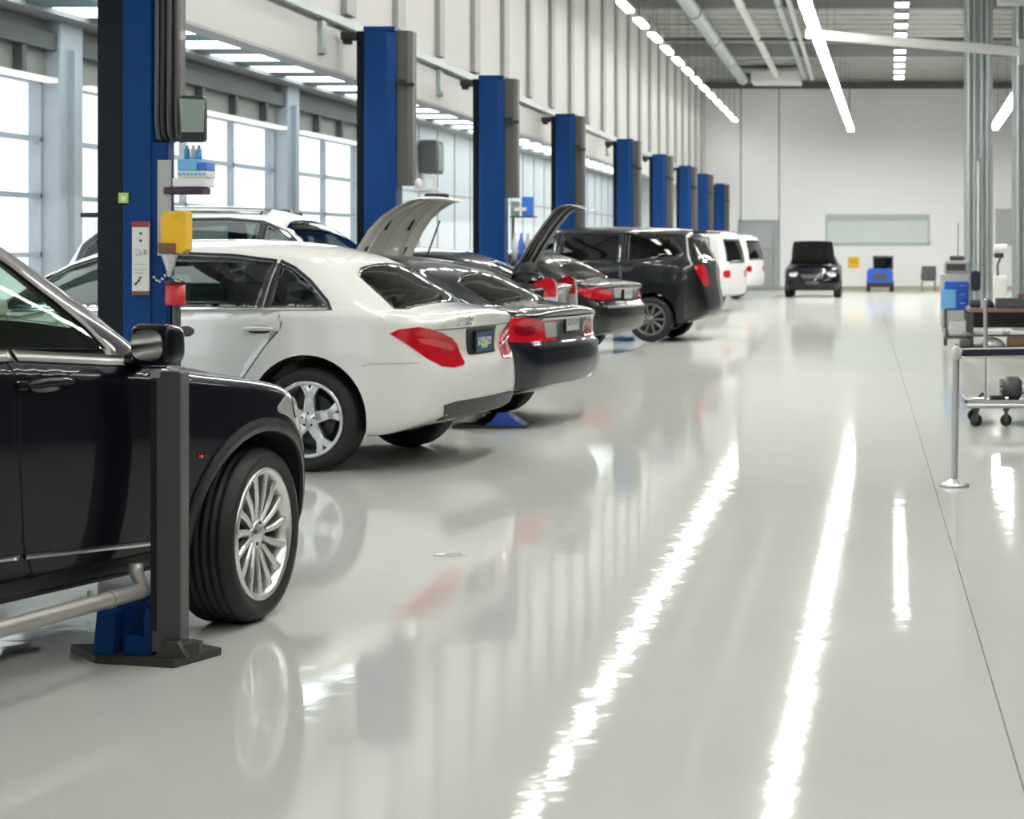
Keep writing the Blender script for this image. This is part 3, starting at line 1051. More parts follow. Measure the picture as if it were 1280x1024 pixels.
gb.prism(smooth_poly([(-.07, .795), (.07, .795), (.05, .85), (-.05, .85)], 1), loc.x - .0245, loc.x - .0235, 'yz')
gb.build('plate_emblem', M['plate_green'], pl)

def letters(sk, root, txt, y0, z, h, m, name='badge_lettering'):
    """raised letters on the tail, drawn with strokes"""
    G = {'E': [((0, 0), (0, 1)), ((0, 0), (.6, 0)), ((0, .5), (.5, .5)), ((0, 1), (.6, 1))],
         '3': [((0, 1), (.6, 1)), ((.6, 1), (.3, .55)), ((.3, .55), (.6, .35)), ((.6, .35), (.5, .05)), ((.5, .05), (0, 0))],
         '5': [((.6, 1), (.05, 1)), ((.05, 1), (0, .55)), ((0, .55), (.5, .55)), ((.5, .55), (.6, .2)), ((.6, .2), (0, 0))],
         '0': [((0, 0), (0, 1)), ((0, 1), (.6, 1)), ((.6, 1), (.6, 0)), ((.6, 0), (0, 0))],
         ' ': []}
    mb = MB()
    y = y0
    for ch in txt:
        for a, b in G[ch]:
            P = []
            for (u, v) in (a, b):
                loc, nr = sk.cast(Vector((-6, y - u * h, z + v * h)), Vector((1, 0, 0)))
                P.append(loc + Vector((-.009, 0, 0)))
            mb.cyl(P[0], P[1], h * .10, 6)
        y -= h * .85
    return mb.build(name, m, root)
letters(SK['skin'], sed, 'E 350', .46, .972, .05, M['chrome'])
for y in (-.40, .40):
    seat(sed, -.05, y, .66, M['seat_pale'], .92)
    seat(sed, -1.0, y, .66, M['seat_pale'], .86)
# left wing mirror, folded dark, showing past the lift
for s in (-1, 1):
    mb = MB()
    mb.box((.80, s * 1.02, 1.09), (.13, .20, .14), ch=.045)
    mb.tube([(.82, s * .86, 1.02), (.81, s * .95, 1.04)], .03, 8)
    mb.build('wing_mirror', M['paint_white'], sed)

# ---- 3. black saloon
blk = thing('car', 'black saloon with square red tail lamps, parked beyond the white saloon', 'car')
B_TAIL = [(.90, .90), (1.00, .985), (1.10, .985), (1.22, .965), (1.30, .96), (1.46, .955), (1.50, .75), (1.30, .745), (1.0, .755), (.92, .80)]
BK = dict(S=SEDAN, paint='paint_navy', arches=[(1.43, .36, .40), (-1.435, .36, .40)], windows=S_WIN, glass='glass_dark', R=.335, wstyle='ten', step=.04,
    wheels=S_WHEELS, cavity=S_CAV, screens=S_SCREEN, doors=S_DOORS, wtrim=.018, sides=(1,), handle_mat='chrome',
    side_parts=[
        ('tail_light', B_TAIL, 'rcorner', 'lens_red', .006),
        ('reversing_lamp', [(1.33, .93), (1.49, .925), (1.50, .78), (1.36, .775)], 'rcorner', 'lens_clear', .010),
        ('tail_light_insert', smooth_poly([(1.02, .90), (1.22, .90), (1.22, .81), (1.02, .82)], 1), 'rcorner', 'lens_deep', .010),
        ('side_chrome', [(.98, 1.068), (.0, 1.086), (-1.56, 1.096), (-1.56, 1.080), (.0, 1.070), (.98, 1.052)], 'side', 'chrome', .005),
        ('roof_trim', [(.9, 1.19), (.48, 1.40), (.2, 1.475), (-.35, 1.49), (-.75, 1.474), (-1.22, 1.388), (-1.58, 1.11), (-1.56, 1.108), (-1.2, 1.376), (-.75, 1.462), (-.35, 1.478), (.2, 1.463), (.47, 1.388), (.9, 1.175)], 'side', 'chrome', .006),
    ],
    mid_parts=[
        ('garnish', [(-.52, .945), (-.52, .775), (.52, .775), (.52, .945)], 'rear', 'post_grey', .004),
        ('bumper_step', [(-.70, .715), (-.70, .675), (.70, .675), (.70, .715)], 'rear', 'paint_grey', .012),
        ('chrome_strip', [(-.58, .975), (-.58, .955), (.58, .955), (.58, .975)], 'rear', 'chrome', .010),
    ])
make_car(zsquash(BK, .885), blk)
place(blk, (-2.38, .80), at(660, 0, 15.75), math.radians(167))
plate(BK['skin'], blk, .86, M['plastic'], M['plate_white'], M['ink_grey'])

# ---- 4. white off-roader with open bonnet
WS = dict(
    ends=(-1.85, 2.30), W=.92, crown=.08, kf=.2, lf=.6,
    top=[(-1.85, 1.25), (-1.75, 1.50), (-1.5, 1.80), (-1.2, 1.895), (-.6, 1.93), (-.2, 1.92), (.2, 1.88), (.55, 1.76), (.85, 1.56), (1.2, 1.22), (1.35, 1.17), (1.8, 1.12), (2.15, 1.02), (2.30, .85)],
    belt=[(-1.85, 1.15), (-1.5, 1.26), (0, 1.22), (1.1, 1.12), (1.8, 1.05), (2.1, .95), (2.30, .75)],
    bottom=[(-1.85, .45), (-1.5, .3), (1.8, .3), (2.30, .36)],
    w=[(-1.85, .74), (-1.75, .83), (-1.4, .90), (0, .92), (1.5, .91), (2.0, .84), (2.2, .72), (2.30, .58)],
    roofw=[(-1.85, .60), (-1.2, .64), (.2, .63), (.8, .67), (1.2, .74), (2.30, .5)],
    rear=[(.4, -1.80), (.6, -1.85), (1.0, -1.83), (1.3, -1.75), (1.6, -1.62)],
    front=[(.3, 2.25), (.5, 2.30), (.8, 2.28), (1.0, 2.2)])
wsu = thing('car', 'white off-roader with raised bonnet, half hidden behind the white saloon', 'car')
WK = dict(lining='seat', S=WS, paint='paint_pearl', arches=[(1.35, .37, .42), (-1.1, .37, .42)], glass='glass_tint', R=.36, nst=70,
    windows=[[(1.02, 1.20), (.42, 1.24), (.42, 1.72), (.55, 1.645), (.8, 1.45)], [(.34, 1.24), (-.45, 1.27), (-.45, 1.755), (0, 1.76), (.34, 1.735)], [(-.55, 1.275), (-1.45, 1.32), (-1.40, 1.50), (-1.15, 1.70), (-.55, 1.75)]],
    wheels=[(1.35, .80, 1, 0), (1.35, -.80, -1, 0), (-1.1, .80, 1, 0), (-1.1, -.80, -1, 0)],
    cavity=dict(pts=[(1.05, 1.15), (.8, 1.42), (.5, 1.62), (.1, 1.74), (-.4, 1.78), (-1.1, 1.75), (-1.5, 1.60), (-1.65, 1.3), (-1.5, .7), (.9, .7)], bw=.78, rw=.54, zb=1.2, zr=1.78),
    screens=[(mirror_poly([(1.10, .5), (1.02, .66), (.56, .55), (.50, .3)]), 1.16)],
    doors=[dict(poly=[(1.05, 1.10), (1.0, .4), (.38, .4), (.38, 1.225)], win=[0]), dict(poly=[(.34, 1.225), (.34, .4), (-.5, .4), (-.75, .8), (-.7, 1.255)], win=[1])],
    wtrim=0, bay_cut=((1.42, -.62, .70), (2.12, .62, 1.5)),
    side_parts=[('window_surround', [[(1.12, 1.19), (.4, 1.215), (-.5, 1.25), (-1.52, 1.29), (-1.46, 1.53), (-1.18, 1.745), (-.5, 1.79), (0, 1.795), (.36, 1.765), (.60, 1.665), (.88, 1.455)], [(1.02, 1.20), (.42, 1.24), (.42, 1.72), (.55, 1.645), (.8, 1.45)], [(.34, 1.24), (-.45, 1.27), (-.45, 1.755), (0, 1.76), (.34, 1.735)], [(-.55, 1.275), (-1.45, 1.32), (-1.40, 1.50), (-1.15, 1.70), (-.55, 1.75)]], 'side', 'plastic', .005),
                ('roof_rail', [(.3, 1.86), (-1.1, 1.88), (-1.1, 1.85), (.3, 1.83)], 'side', 'satin', .03)],
    mid_parts=[])
make_car(WK, wsu)
sp = MB()
sp.box((-1.46, 0, 1.825), (.22, 1.16, .05), ch=.02)
sp.build('rear_spoiler', M['paint_black'], wsu)
lid('bonnet', wsu, [(0, 0), (.15, .035), (.35, .06), (.55, .06), (.72, .03), (.86, -.03), (.98, -.11), (1.06, -.20)], .78, .56, M['paint_white'], M['paint_white'], (1.20, 0, 1.19), math.radians(60))
bon = [c for c in wsu.children if c.name.startswith('bonnet') and 'stay' not in c.name][0]
T = Matrix.Translation((1.20, 0, 1.19)) @ Matrix.Rotation(-math.radians(60), 4, 'Y')
for (dd, q) in ((.30, -.50), (.30, .50), (.62, -.30), (.62, .30)):
    mb = MB(); mb.box((dd, q, .008), (.13, .05, .012), ch=.005, T=T); mb.build('lid_opening', M['dark'], bon)
en = MB()
en.box((1.75, 0, .82), (.5, .62, .26), 0, ch=.05); en.box((1.75, 0, .98), (.36, .34, .08), 0, ch=.03)
en.box((1.6, .47, .86), (.22, .2, .24), 0, ch=.02)
en.tube([(1.5, -.45, .9), (1.7, -.5, 1.0), (2.0, -.35, .95)], .05, 8)
en.build('engine', M['post_grey'], wsu)
bs = MB()
bs.tube([(1.45, .58, 1.12), (1.70, .58, 1.78)], .010, 6)
bs.build('bonnet_stay', M['plastic'], wsu)
place(wsu, (2.30, -.60), (-3.90, 18.35), math.radians(-8))

# ---- 5. dark saloon with the boot lid up
trk = thing('car', 'dark grey saloon with its boot lid raised, third saloon back', 'car')
TK = dict(S=SEDAN, paint='paint_grey', arches=[(1.43, .36, .40), (-1.435, .36, .40)], windows=S_WIN, glass='glass_dark', R=.335, nst=64,
    wheels=S_WHEELS, cavity=S_CAV, screens=S_SCREEN, doors=S_DOORS, wtrim=.018, sides=(1,), handle_mat='chrome', bay_cut=((-2.36, -.60, .80), (-2.0, .60, 1.5)),
    side_parts=[],
    mid_parts=[])
make_car(zsquash(TK, .86), trk)
lid('boot_lid', trk, [(0, 0), (.15, .012), (.4, .02), (.65, .012), (.85, -.01), (.95, -.05), (1.02, -.13), (1.06, -.28)], .62, .60, M['paint_grey'], M['post_grey'], (-1.88, 0, 1.12), math.radians(58), sgn=-1)
place(trk, (-2.40, .78), at(690, 0, 21.8), math.radians(180))
trk.location.z = .10
for s in (-1, 1):
    mb = MB()
    mb.prism([(-2.16, .84), (-2.45, .84), (-2.455, .90), (-2.435, 1.01), (-2.40, 1.05), (-2.33, 1.06), (-2.20, 1.0), (-2.14, .93)], s * .67, s * .79, 'xz')
    o = mb.build('tail_light', M['lens_red'], trk)
    mb = MB(); mb.prism([(-2.29, .66), (-2.46, .66), (-2.45, .84), (-2.29, .84)], s * .67, s * .80, 'xz'); mb.build('reversing_lamp', M['lens_clear'], o)
pf = thing('floor_lift', 'low blue platform lift under the dark grey saloon with the raised boot lid', 'car lift', (trk.location.x, trk.location.y, 0), math.radians(180))
for y in (-.80, .80):
    mb = MB(); mb.box2((-1.95, y - .22, .0), (1.95, y + .22, .10), ch=.02); mb.build('runway', M['blue'], pf)
mb = MB(); mb.box2((-.3, -.58, .0), (.3, .58, .09), ch=.01); mb.build('cross_beam', M['baseplate'], pf)

# ---- 6. graphite saloon
thr = thing('car', 'graphite saloon in front of the dark people carrier, closed boot', 'car')
C_TAIL = [(.78, .95), (.98, .99), (1.20, .97), (1.36, .94), (1.38, .80), (1.15, .80), (.95, .83)]
CK = dict(S=SEDAN, paint='paint_green', arches=[(1.43, .36, .40), (-1.435, .36, .40)], windows=S_WIN, glass='glass_dark', R=.335, nst=64,
    wheels=S_WHEELS, cavity=S_CAV, screens=S_SCREEN, doors=S_DOORS, wtrim=.018, sides=(1,), handle_mat='chrome',
    side_parts=[('tail_light', smooth_poly(C_TAIL, 1), 'rcorner', 'lens_red', .006),
                ('reversing_lamp', [(1.40, .95), (1.56, .94), (1.56, .82), (1.41, .82)], 'rcorner', 'lens_clear', .008),
                ('side_chrome', [(.98, 1.068), (.0, 1.086), (-1.56, 1.096), (-1.56, 1.080), (.0, 1.070), (.98, 1.052)], 'side', 'chrome', .005)],
    mid_parts=[('garnish', [(-.5, .985), (-.5, .955), (.5, .955), (.5, .985)], 'rear', 'chrome', .010),
               ('bumper_step', [(-.68, .71), (-.68, .67), (.68, .67), (.68, .71)], 'rear', 'satin', .012)])
make_car(zsquash(CK, .92), thr)
place(thr, (-2.38, .80), at(752, 0, 26.6), math.radians(165))
plate(CK['skin'], thr, .85, M['plastic'], M['plate_white'], M['ink_grey'])

# ---- 7. dark people carrier
DS = dict(
    ends=(-2.45, 2.40), W=.96, crown=.09, kr=.14, lr=.7,
    top=[(-2.45, 1.25), (-2.38, 1.45), (-2.22, 1.72), (-2.05, 1.79), (-1.5, 1.835), (-.8, 1.855), (-.2, 1.85), (.3, 1.79), (.7, 1.62), (1.25, 1.24), (1.5, 1.17), (2.1, 1.02), (2.40, .8)],
    belt=[(-2.45, 1.15), (-2.2, 1.24), (-1.5, 1.26), (0, 1.20), (1.2, 1.10), (2.0, .97), (2.40, .7)],
    bottom=[(-2.45, .42), (-2.2, .33), (-1.8, .28), (1.8, .26), (2.40, .3)],
    w=[(-2.45, .74), (-2.40, .82), (-2.25, .89), (-1.9, .94), (-1.2, .96), (1.3, .95), (2.0, .87), (2.25, .74), (2.40, .6)],
    roofw=[(-2.45, .60), (-2.1, .66), (-1, .69), (.3, .67), (1.25, .74), (2.40, .5)],
    rear=[(.3, -2.36), (.5, -2.45), (.75, -2.43), (.9, -2.39), (1.25, -2.36), (1.5, -2.27), (1.7, -2.16)],
    front=[(.25, 2.32), (.5, 2.40), (.8, 2.36), (1, 2.2)])
dsu = thing('car', 'dark grey people carrier with tall tail lamps, between the graphite saloon and white van', 'car')
DK = dict(rim_mat='alloy_grey', S=DS, paint='paint_green', arches=[(1.45, .37, .41), (-1.48, .37, .42)], glass='glass_dark', R=.36, nst=70,
    windows=[[(1.0, 1.22), (.1, 1.25), (.1, 1.70), (.4, 1.66), (.6, 1.53)], [(.02, 1.25), (-.98, 1.285), (-.98, 1.74), (0, 1.735)], [(-1.06, 1.29), (-1.9, 1.34), (-2.0, 1.40), (-1.97, 1.48), (-1.8, 1.65), (-1.06, 1.74)]],
    wheels=[(1.45, .84, 1, 0), (1.45, -.84, -1, 0), (-1.48, .84, 1, 0), (-1.48, -.84, -1, 0)],
    cavity=dict(pts=[(1.1, 1.15), (.65, 1.50), (.2, 1.70), (-.5, 1.77), (-1.5, 1.75), (-2.0, 1.66), (-2.2, 1.3), (-2.0, .7), (1, .7)], bw=.82, rw=.57, zb=1.2, zr=1.78),
    screens=[(mirror_poly([(1.12, .5), (1.04, .66), (.5, .57), (.42, .3)]), 1.16)],
    doors=[dict(poly=[(1.05, 1.12), (1.0, .4), (.1, .4), (.06, 1.235)], win=[0]), dict(poly=[(.04, 1.235), (.06, .4), (-.85, .4), (-1.05, .75), (-1.02, 1.27)], win=[1])],
    wtrim=.03, sides=(1,),
    side_parts=[('tail_light', smooth_poly([(.92, 1.20), (1.05, 1.24), (1.22, 1.20), (1.30, 1.04), (1.34, .90), (1.16, .86), (1.05, .98)], 1), 'rcorner', 'lens_red', .008)],
    mid_parts=[('rear_window', [(-.60, 1.28), (-.52, 1.66), (.52, 1.66), (.60, 1.28)], 'rear', 'glass_dark', .004)])
make_car(DK, dsu)
sp = MB()
sp.box((-2.22, 0, 1.755), (.26, 1.24, .05), ch=.02)
sp.build('rear_spoiler', M['paint_green'], dsu)
place(dsu, (-1.48, .96), at(812, 0, 30.6), math.radians(174))

# ---- 8, 9. white vans
VS = dict(
    ends=(-2.4, 2.4), W=.95, crown=.07, kr=.05, lr=.4,
    top=[(-2.4, 1.45), (-2.34, 1.72), (-2.2, 1.86), (-1.8, 1.90), (0, 1.91), (.7, 1.86), (1.1, 1.70), (1.75, 1.2), (2.1, 1.06), (2.4, .8)],
    belt=[(-2.4, 1.08), (-2, 1.12), (0, 1.12), (1.5, 1.06), (2.1, .95), (2.4, .7)],
    bottom=[(-2.4, .42), (-2.2, .36), (1.8, .3), (2.4, .32)],
    w=[(-2.4, .80), (-2.35, .87), (-2.2, .92), (-1.8, .95), (1.4, .94), (2.1, .84), (2.4, .62)],
    roofw=[(-2.4, .70), (-2, .76), (0, .77), (1, .74), (1.7, .76), (2.4, .5)],
    rear=[(.35, -2.36), (.6, -2.40), (1.0, -2.38), (1.4, -2.32), (1.8, -2.22)],
    front=[(.3, 2.34), (.5, 2.4), (.9, 2.3)])
def van(label, world, th, paint, lamp_view=True):
    r = thing('van', label, 'van')
    K = dict(S=VS, paint=paint, arches=[(1.5, .34, .38), (-1.45, .34, .38)], glass='glass_dark', R=.34, nst=56,
        windows=[[(1.4, 1.15), (.6, 1.17), (.6, 1.74), (1.0, 1.6)], [(.5, 1.17), (-.8, 1.17), (-.8, 1.75), (.5, 1.76)], [(-.95, 1.17), (-2.0, 1.17), (-1.90, 1.72), (-.95, 1.75)]],
        wheels=[(1.5, .82, 1, 0), (1.5, -.82, -1, 0), (-1.45, .82, 1, 0), (-1.45, -.82, -1, 0)],
        doors=[dict(poly=[(1.3, 1.12), (1.2, .42), (.6, .42), (.56, 1.15)], win=[0]), dict(poly=[(.5, 1.15), (.5, .42), (-.9, .42), (-.86, 1.15)], win=[1])],
        wtrim=.03, sides=(1,),
        side_parts=[('tail_light', smooth_poly([(1.02, .98), (1.30, .98), (1.30, .80), (1.02, .80)], 1), 'rcorner', 'lens_red', .008)],
        mid_parts=[('rear_window', [(-.70, 1.14), (-.62, 1.72), (.62, 1.72), (.70, 1.14)], 'rear', 'glass_dark', .004),
                   ('high_light', [(-.80, 1.1), (-.76, 1.55), (-.70, 1.55), (-.74, 1.1)], 'rear', 'lens_deep', .006)])
    make_car(K, r)
    place(r, (-2.38, .85), world, th)
    return r
van('white van beyond the dark people carrier, tail to the aisle', at(908, 0, 44.6), math.radians(166), 'paint_white2')
v2 = van('farthest white van, with a red beacon bar on its roof', at(936, 0, 55.5), math.radians(166), 'paint_white2')
mb = MB(); mb.box((-1.3, 0, 1.95), (.5, .9, .09), ch=.03); mb.build('beacon_bar', M['lens_pink'], v2)

# ---- 10. black hatchback at the far wall, bonnet up, facing the camera
HS = dict(
    ends=(-1.95, 1.95), W=.86, crown=.06, kf=.14, lf=.5,
    top=[(-1.95, 1.0), (-1.85, 1.3), (-1.5, 1.43), (-.5, 1.47), (.1, 1.42), (.5, 1.25), (.95, 1.02), (1.5, .96), (1.85, .84), (1.95, .74)],
    belt=[(-1.95, .9), (-1, .98), (.8, .92), (1.5, .86), (1.95, .66)],
    bottom=[(-1.95, .35), (-1.5, .22), (1.5, .22), (1.95, .27)],
    w=[(-1.95, .65), (-1.8, .78), (-1.2, .86), (1.2, .86), (1.6, .83), (1.82, .74), (1.95, .60)],
    roofw=[(-1.95, .5), (0, .56), (.9, .66), (1.95, .5)],
    rear=[(.3, -1.9), (.6, -1.95), (1.0, -1.9)], front=[(.25, 1.9), (.45, 1.95), (.7, 1.9), (.85, 1.78)])
hat = thing('car', 'small black car facing the camera with its bonnet up, by the far wall', 'car')
HK = dict(S=HS, paint='paint_black', arches=[(1.2, .31, .36), (-1.2, .31, .36)], glass='glass_dark', R=.31, nst=50,
    windows=[[(.75, 1.0), (-.05, 1.02), (-.05, 1.34), (.2, 1.32)], [(-.12, 1.02), (-1.2, 1.04), (-1.1, 1.32), (-.12, 1.35)]],
    wheels=[(1.2, .74, 1, 0), (1.2, -.74, -1, 0), (-1.2, .74, 1, 0), (-1.2, -.74, -1, 0)],
    side_parts=[('headlight', smooth_poly([(-.16, .78), (.12, .80), (.12, .66), (-.12, .66)], 1), 'fcorner', 'lens_clear', .006)],
    mid_parts=[('grille', [(-.35, .70), (.35, .70), (.30, .58), (-.30, .58)], 'front', 'post_grey', .006),
               ('number_plate', [(-.2, .50), (.2, .50), (.2, .41), (-.2, .41)], 'front', 'post_grey', .010),
               ('windscreen', mirror_poly([(.88, .3), (.84, .6), (.22, .48), (.16, .2)]), 'top', 'glass_clear', .003)])
HK['side_parts'] = [('headlight', smooth_poly([(.42, .78), (.70, .76), (.70, .64), (.46, .64)], 1), 'front', 'lens_clear', .006)]
make_car(HK, hat)
lid('bonnet', hat, [(0, 0), (.15, .02), (.4, .03), (.6, .02), (.74, -.02), (.8, -.06)], .66, .58, M['paint_black'], M['dark'], (1.0, 0, 1.02), math.radians(64))
place(hat, (1.95, 0), (-1.55, 57.6), math.radians(-90))
# ------------------------------------------------------------------ the hall
XB = -5.72      # bulkhead wall above the bays
XE = -8.8      # outer wall with the glazed doors
XR = 8.6       # right wall
YF = 69.2      # far wall
YN = -9.0      # wall behind the camera
ZC = 7.6       # hall ceiling
ZB = 3.42      # lower edge of the bulkhead
ZP = 3.95      # bay ceiling

def floor_mat():
    m, nt, out = _nt('epoxy_floor')
    p = nt.nodes.new('ShaderNodeBsdfDiffuse')
    gl = nt.nodes.new('ShaderNodeBsdfGlossy')
    ms = nt.nodes.new('ShaderNodeMixShader')
    fr = nt.nodes.new('ShaderNodeFresnel'); fr.inputs['IOR'].default_value = 1.5
    mn = nt.nodes.new('ShaderNodeMath'); mn.operation = 'MINIMUM'; mn.inputs[1].default_value = .55
    nt.links.new(fr.outputs[0], mn.inputs[0]); nt.links.new(mn.outputs[0], ms.inputs[0])
    nt.links.new(p.outputs[0], ms.inputs[1]); nt.links.new(gl.outputs[0], ms.inputs[2]); nt.links.new(ms.outputs[0], out.inputs[0])
    tc = nt.nodes.new('ShaderNodeTexCoord')
    n1 = nt.nodes.new('ShaderNodeTexNoise'); n1.inputs['Scale'].default_value = .35; n1.inputs['Detail'].default_value = 4
    nt.links.new(tc.outputs['Object'], n1.inputs['Vector'])
    mix = nt.nodes.new('ShaderNodeMix'); mix.data_type = 'RGBA'
    mix.inputs[6].default_value = (.56, .57, .535, 1); mix.inputs[7].default_value = (.62, .63, .595, 1)
    nt.links.new(n1.outputs['Fac'], mix.inputs[0])
    # one fine saw-cut joint every 4.2 m along the hall
    sx = nt.nodes.new('ShaderNodeSeparateXYZ'); nt.links.new(tc.outputs['Object'], sx.inputs[0])
    def mth(op, a, b):
        n = nt.nodes.new('ShaderNodeMath'); n.operation = op
        nt.links.new(a, n.inputs[0]); n.inputs[1].default_value = b
        return n.outputs[0]
    v = mth('ADD', sx.outputs[0], -.44 + 42)
    v = mth('MODULO', v, 4.2)
    v = mth('LESS_THAN', v, .005)
    mul = nt.nodes.new('ShaderNodeMix'); mul.data_type = 'RGBA'
    mul.inputs[7].default_value = (.22, .22, .21, 1)
    nt.links.new(v, mul.inputs[0]); nt.links.new(mix.outputs[2], mul.inputs[6])
    nt.links.new(mul.outputs[2], p.inputs['Color'])
    gl.inputs['Roughness'].default_value = .05
    gl.inputs['Color'].default_value = (.96, .97, .95, 1)
    # gentle unevenness of the poured resin
    n2 = nt.nodes.new('ShaderNodeTexNoise'); n2.inputs['Scale'].default_value = 3.2; n2.inputs['Detail'].default_value = 3.5
    mp2 = nt.nodes.new('ShaderNodeMapping'); mp2.inputs['Scale'].default_value = (1.0, 1.3, 1)
    nt.links.new(tc.outputs['Object'], mp2.inputs['Vector']); nt.links.new(mp2.outputs[0], n2.inputs['Vector'])
    n3 = nt.nodes.new('ShaderNodeTexNoise'); n3.inputs['Scale'].default_value = 17; n3.inputs['Detail'].default_value = 2
    nt.links.new(tc.outputs['Object'], n3.inputs['Vector'])
    ad = nt.nodes.new('ShaderNodeMath'); ad.operation = 'MULTIPLY_ADD'; ad.inputs[1].default_value = .12
    nt.links.new(n3.outputs['Fac'], ad.inputs[0]); nt.links.new(n2.outputs['Fac'], ad.inputs[2])
    b = nt.nodes.new('ShaderNodeBump'); b.inputs['Distance'].default_value = .0012; b.inputs['Strength'].default_value = 1
    nt.links.new(ad.outputs[0], b.inputs['Height'])
    nt.links.new(b.outputs[0], gl.inputs['Normal']); nt.links.new(b.outputs[0], fr.inputs['Normal'])
    return m

M['floor'] = floor_mat()
M['wall_white'] = mat('wall_white', (.74, .74, .71), .55, var=.02, nscale=.5)
M['wall_far'] = mat('wall_far', (.86, .87, .86), .5, var=.02, nscale=.3)
M['wall_dark'] = mat('wall_dark_grey', (.035, .037, .04), .6, var=.3, nscale=.4)
M['wall_clad'] = mat('wall_cladding', (.53, .53, .51), .55, var=.02, nscale=.5)
M['rib_light'] = mat('wall_rib_light', (.36, .365, .355), .55)
M['rib'] = mat('wall_rib', (.40, .41, .40), .5)
M['panel_white'] = mat('panel_white', (.72, .74, .76), .5, var=.02)
M['ceiling'] = mat('ceiling_deck', (.40, .405, .385), .7, var=.25, nscale=1.2)
M['beam'] = mat('beam_grey', (.24, .25, .25), .6)
M['beam_dark'] = mat('beam_dark', (.07, .075, .075), .6)
M['frame_grey'] = mat('door_frame_grey', (.38, .42, .46), .45)
M['lintel'] = mat('lintel_grey', (.20, .205, .18), .6, var=.12)
M['door_grey'] = mat('door_grey', (.36, .38, .38), .5)
M['teal'] = mat('purlin_teal', (.10, .19, .20), .5)
M['pane'] = glass('window_pane', (.97, .985, 1.0), .8)
M['lamp_white'] = emit('lamp_white', (1.0, .985, .93), 30)
M['lamp_strip'] = emit('lamp_strip', (1.0, .985, .94), 70)
M['lamp_bay'] = emit('lamp_bay', (.88, .985, 1.0), 4.5)
M['lamp_fill'] = emit('lamp_fill', (1.0, .985, .94), 17)  # glow of the added out-of-view lamps that fill the near floor
M['lamp_soft'] = emit('lamp_soft', (1.0, 1.0, .93), 1.1)

mb = MB(); mb.box2((XE - .3, YN - .3, -.2), (XR + .3, YF + .3, 0)); struct(mb.build('floor', M['floor']))
mb = MB()
mb.box2((XB - .2, YN, ZC), (XR + .3, YF + .3, ZC + .15))
for k in range(70):                                        # ribs of the roof deck
    y = YF - .4 - k * 1.1
    mb.box2((XB, y, ZC - .03), (XR, y + .55, ZC))
struct(mb.build('ceiling', M['ceiling']))
# far wall with its panel joints
mb = MB()
mb.box2((XE - .3, YF, 0), (XR + .3, YF + .2, ZC), 0)
for px in (926, 974, 1062):
    x = (px - VX) / F * YF
    mb.box2((x - .03, YF - .012, 0 if px != 1062 else 5.7), (x + .03, YF, ZC), 1)
mb.box2((XB, YF - .14, ZC - .36), (XR, YF, ZC - .12), 2)
struct(mb.build('wall_far', [M['wall_far'], M['rib'], M['cover_grey']]))
mb = MB(); mb.box2((XE - .3, YN - .2, 0), (XR + .3, YN, ZC)); struct(mb.build('wall_rear', M['wall_white']))
mb = MB(); mb.box2((XR, YN, 0), (XR + .2, YF, ZC)); struct(mb.build('wall_right', M['wall_dark']))
# bulkhead wall on the left, white cladding with vertical ribs
mb = MB()
mb.box2((XB - .18, YN, ZB), (XB, YF, ZC), 0)
y = 4.9; k = 0
while y < YF - 1:
    w = .40 if k % 3 else .30
    mb.box2((XB, y, 4.06), (XB + .07, y + w, ZC - .02), 1, ch=.01)
    y += 2.3; k += 1
mb.box2((XB - .18, YN, ZB - .03), (XB + .02, YF, ZB), 1)
struct(mb.build('wall_left', [M['wall_clad'], M['rib_light']]))
# rail along the bulkhead with its hangers
rl = thing('rail', 'grey steel rail running the length of the white wall above the bays', 'rail', (XB, 0, 3.9))
mb = MB(); mb.box2((.03, 3, 0), (.10, YF - .5, .10), ch=.01); mb.build('rail_beam', M['galv'], rl)
for k in range(11):
    y = 8.9 + 5.6 * k
    mb = MB(); mb.box2((0, y, -.36), (.05, y + .16, .02)); mb.box2((0, y + .03, -.36), (.07, y + .13, -.30)); mb.build('hanger', M['galv'], rl)
# outer wall: posts, lintel and glazed doors, then plain panels
yd = [-1.5 + 8.05 * 0, 5.0, 12.9, 20.95, 29.1, 33.9]
mb = MB()
mb.box2((XE - .2, YN, 3.3), (XE, 34.0, ZP), 0)
mb.box2((XE, YN, 3.62), (XE + .12, 34.0, 3.80), 1)
mb.box2((XE - .2, 34.0, 0), (XE, YF, ZP), 2)
mb.box2((XE - .2, YN, 0), (XE, -1.5, 3.3), 2)
for k in range(21):
    y = 34.6 + k * 1.65
    mb.box2((XE, y, 0), (XE + .02, y + .06, ZP), 3)
for z in (1.3, 2.6):
    mb.box2((XE, 34, z), (XE + .015, YF, z + .04), 3)
y = 5.0
while y < 34:                                              # stiffeners over the doors
    mb.box2((XE, y, 3.34), (XE + .10, y + .10, 3.62), 1)
    y += 1.35
struct(mb.build('wall_outer', [M['lintel'], M['beam_dark'], M['panel_white'], M['rib']]))
for i, y in enumerate(yd):
    mb = MB()
    mb.box2((XE - .2, y - .3, 0), (XE + .16, y + .3, ZP), 0, ch=.02)
    mb.box2((XE + .16, y - .08, 0), (XE + .22, y + .08, ZP - .3), 0)
    struct(mb.build('trim_%d' % (i + 1), M['frame_grey']))
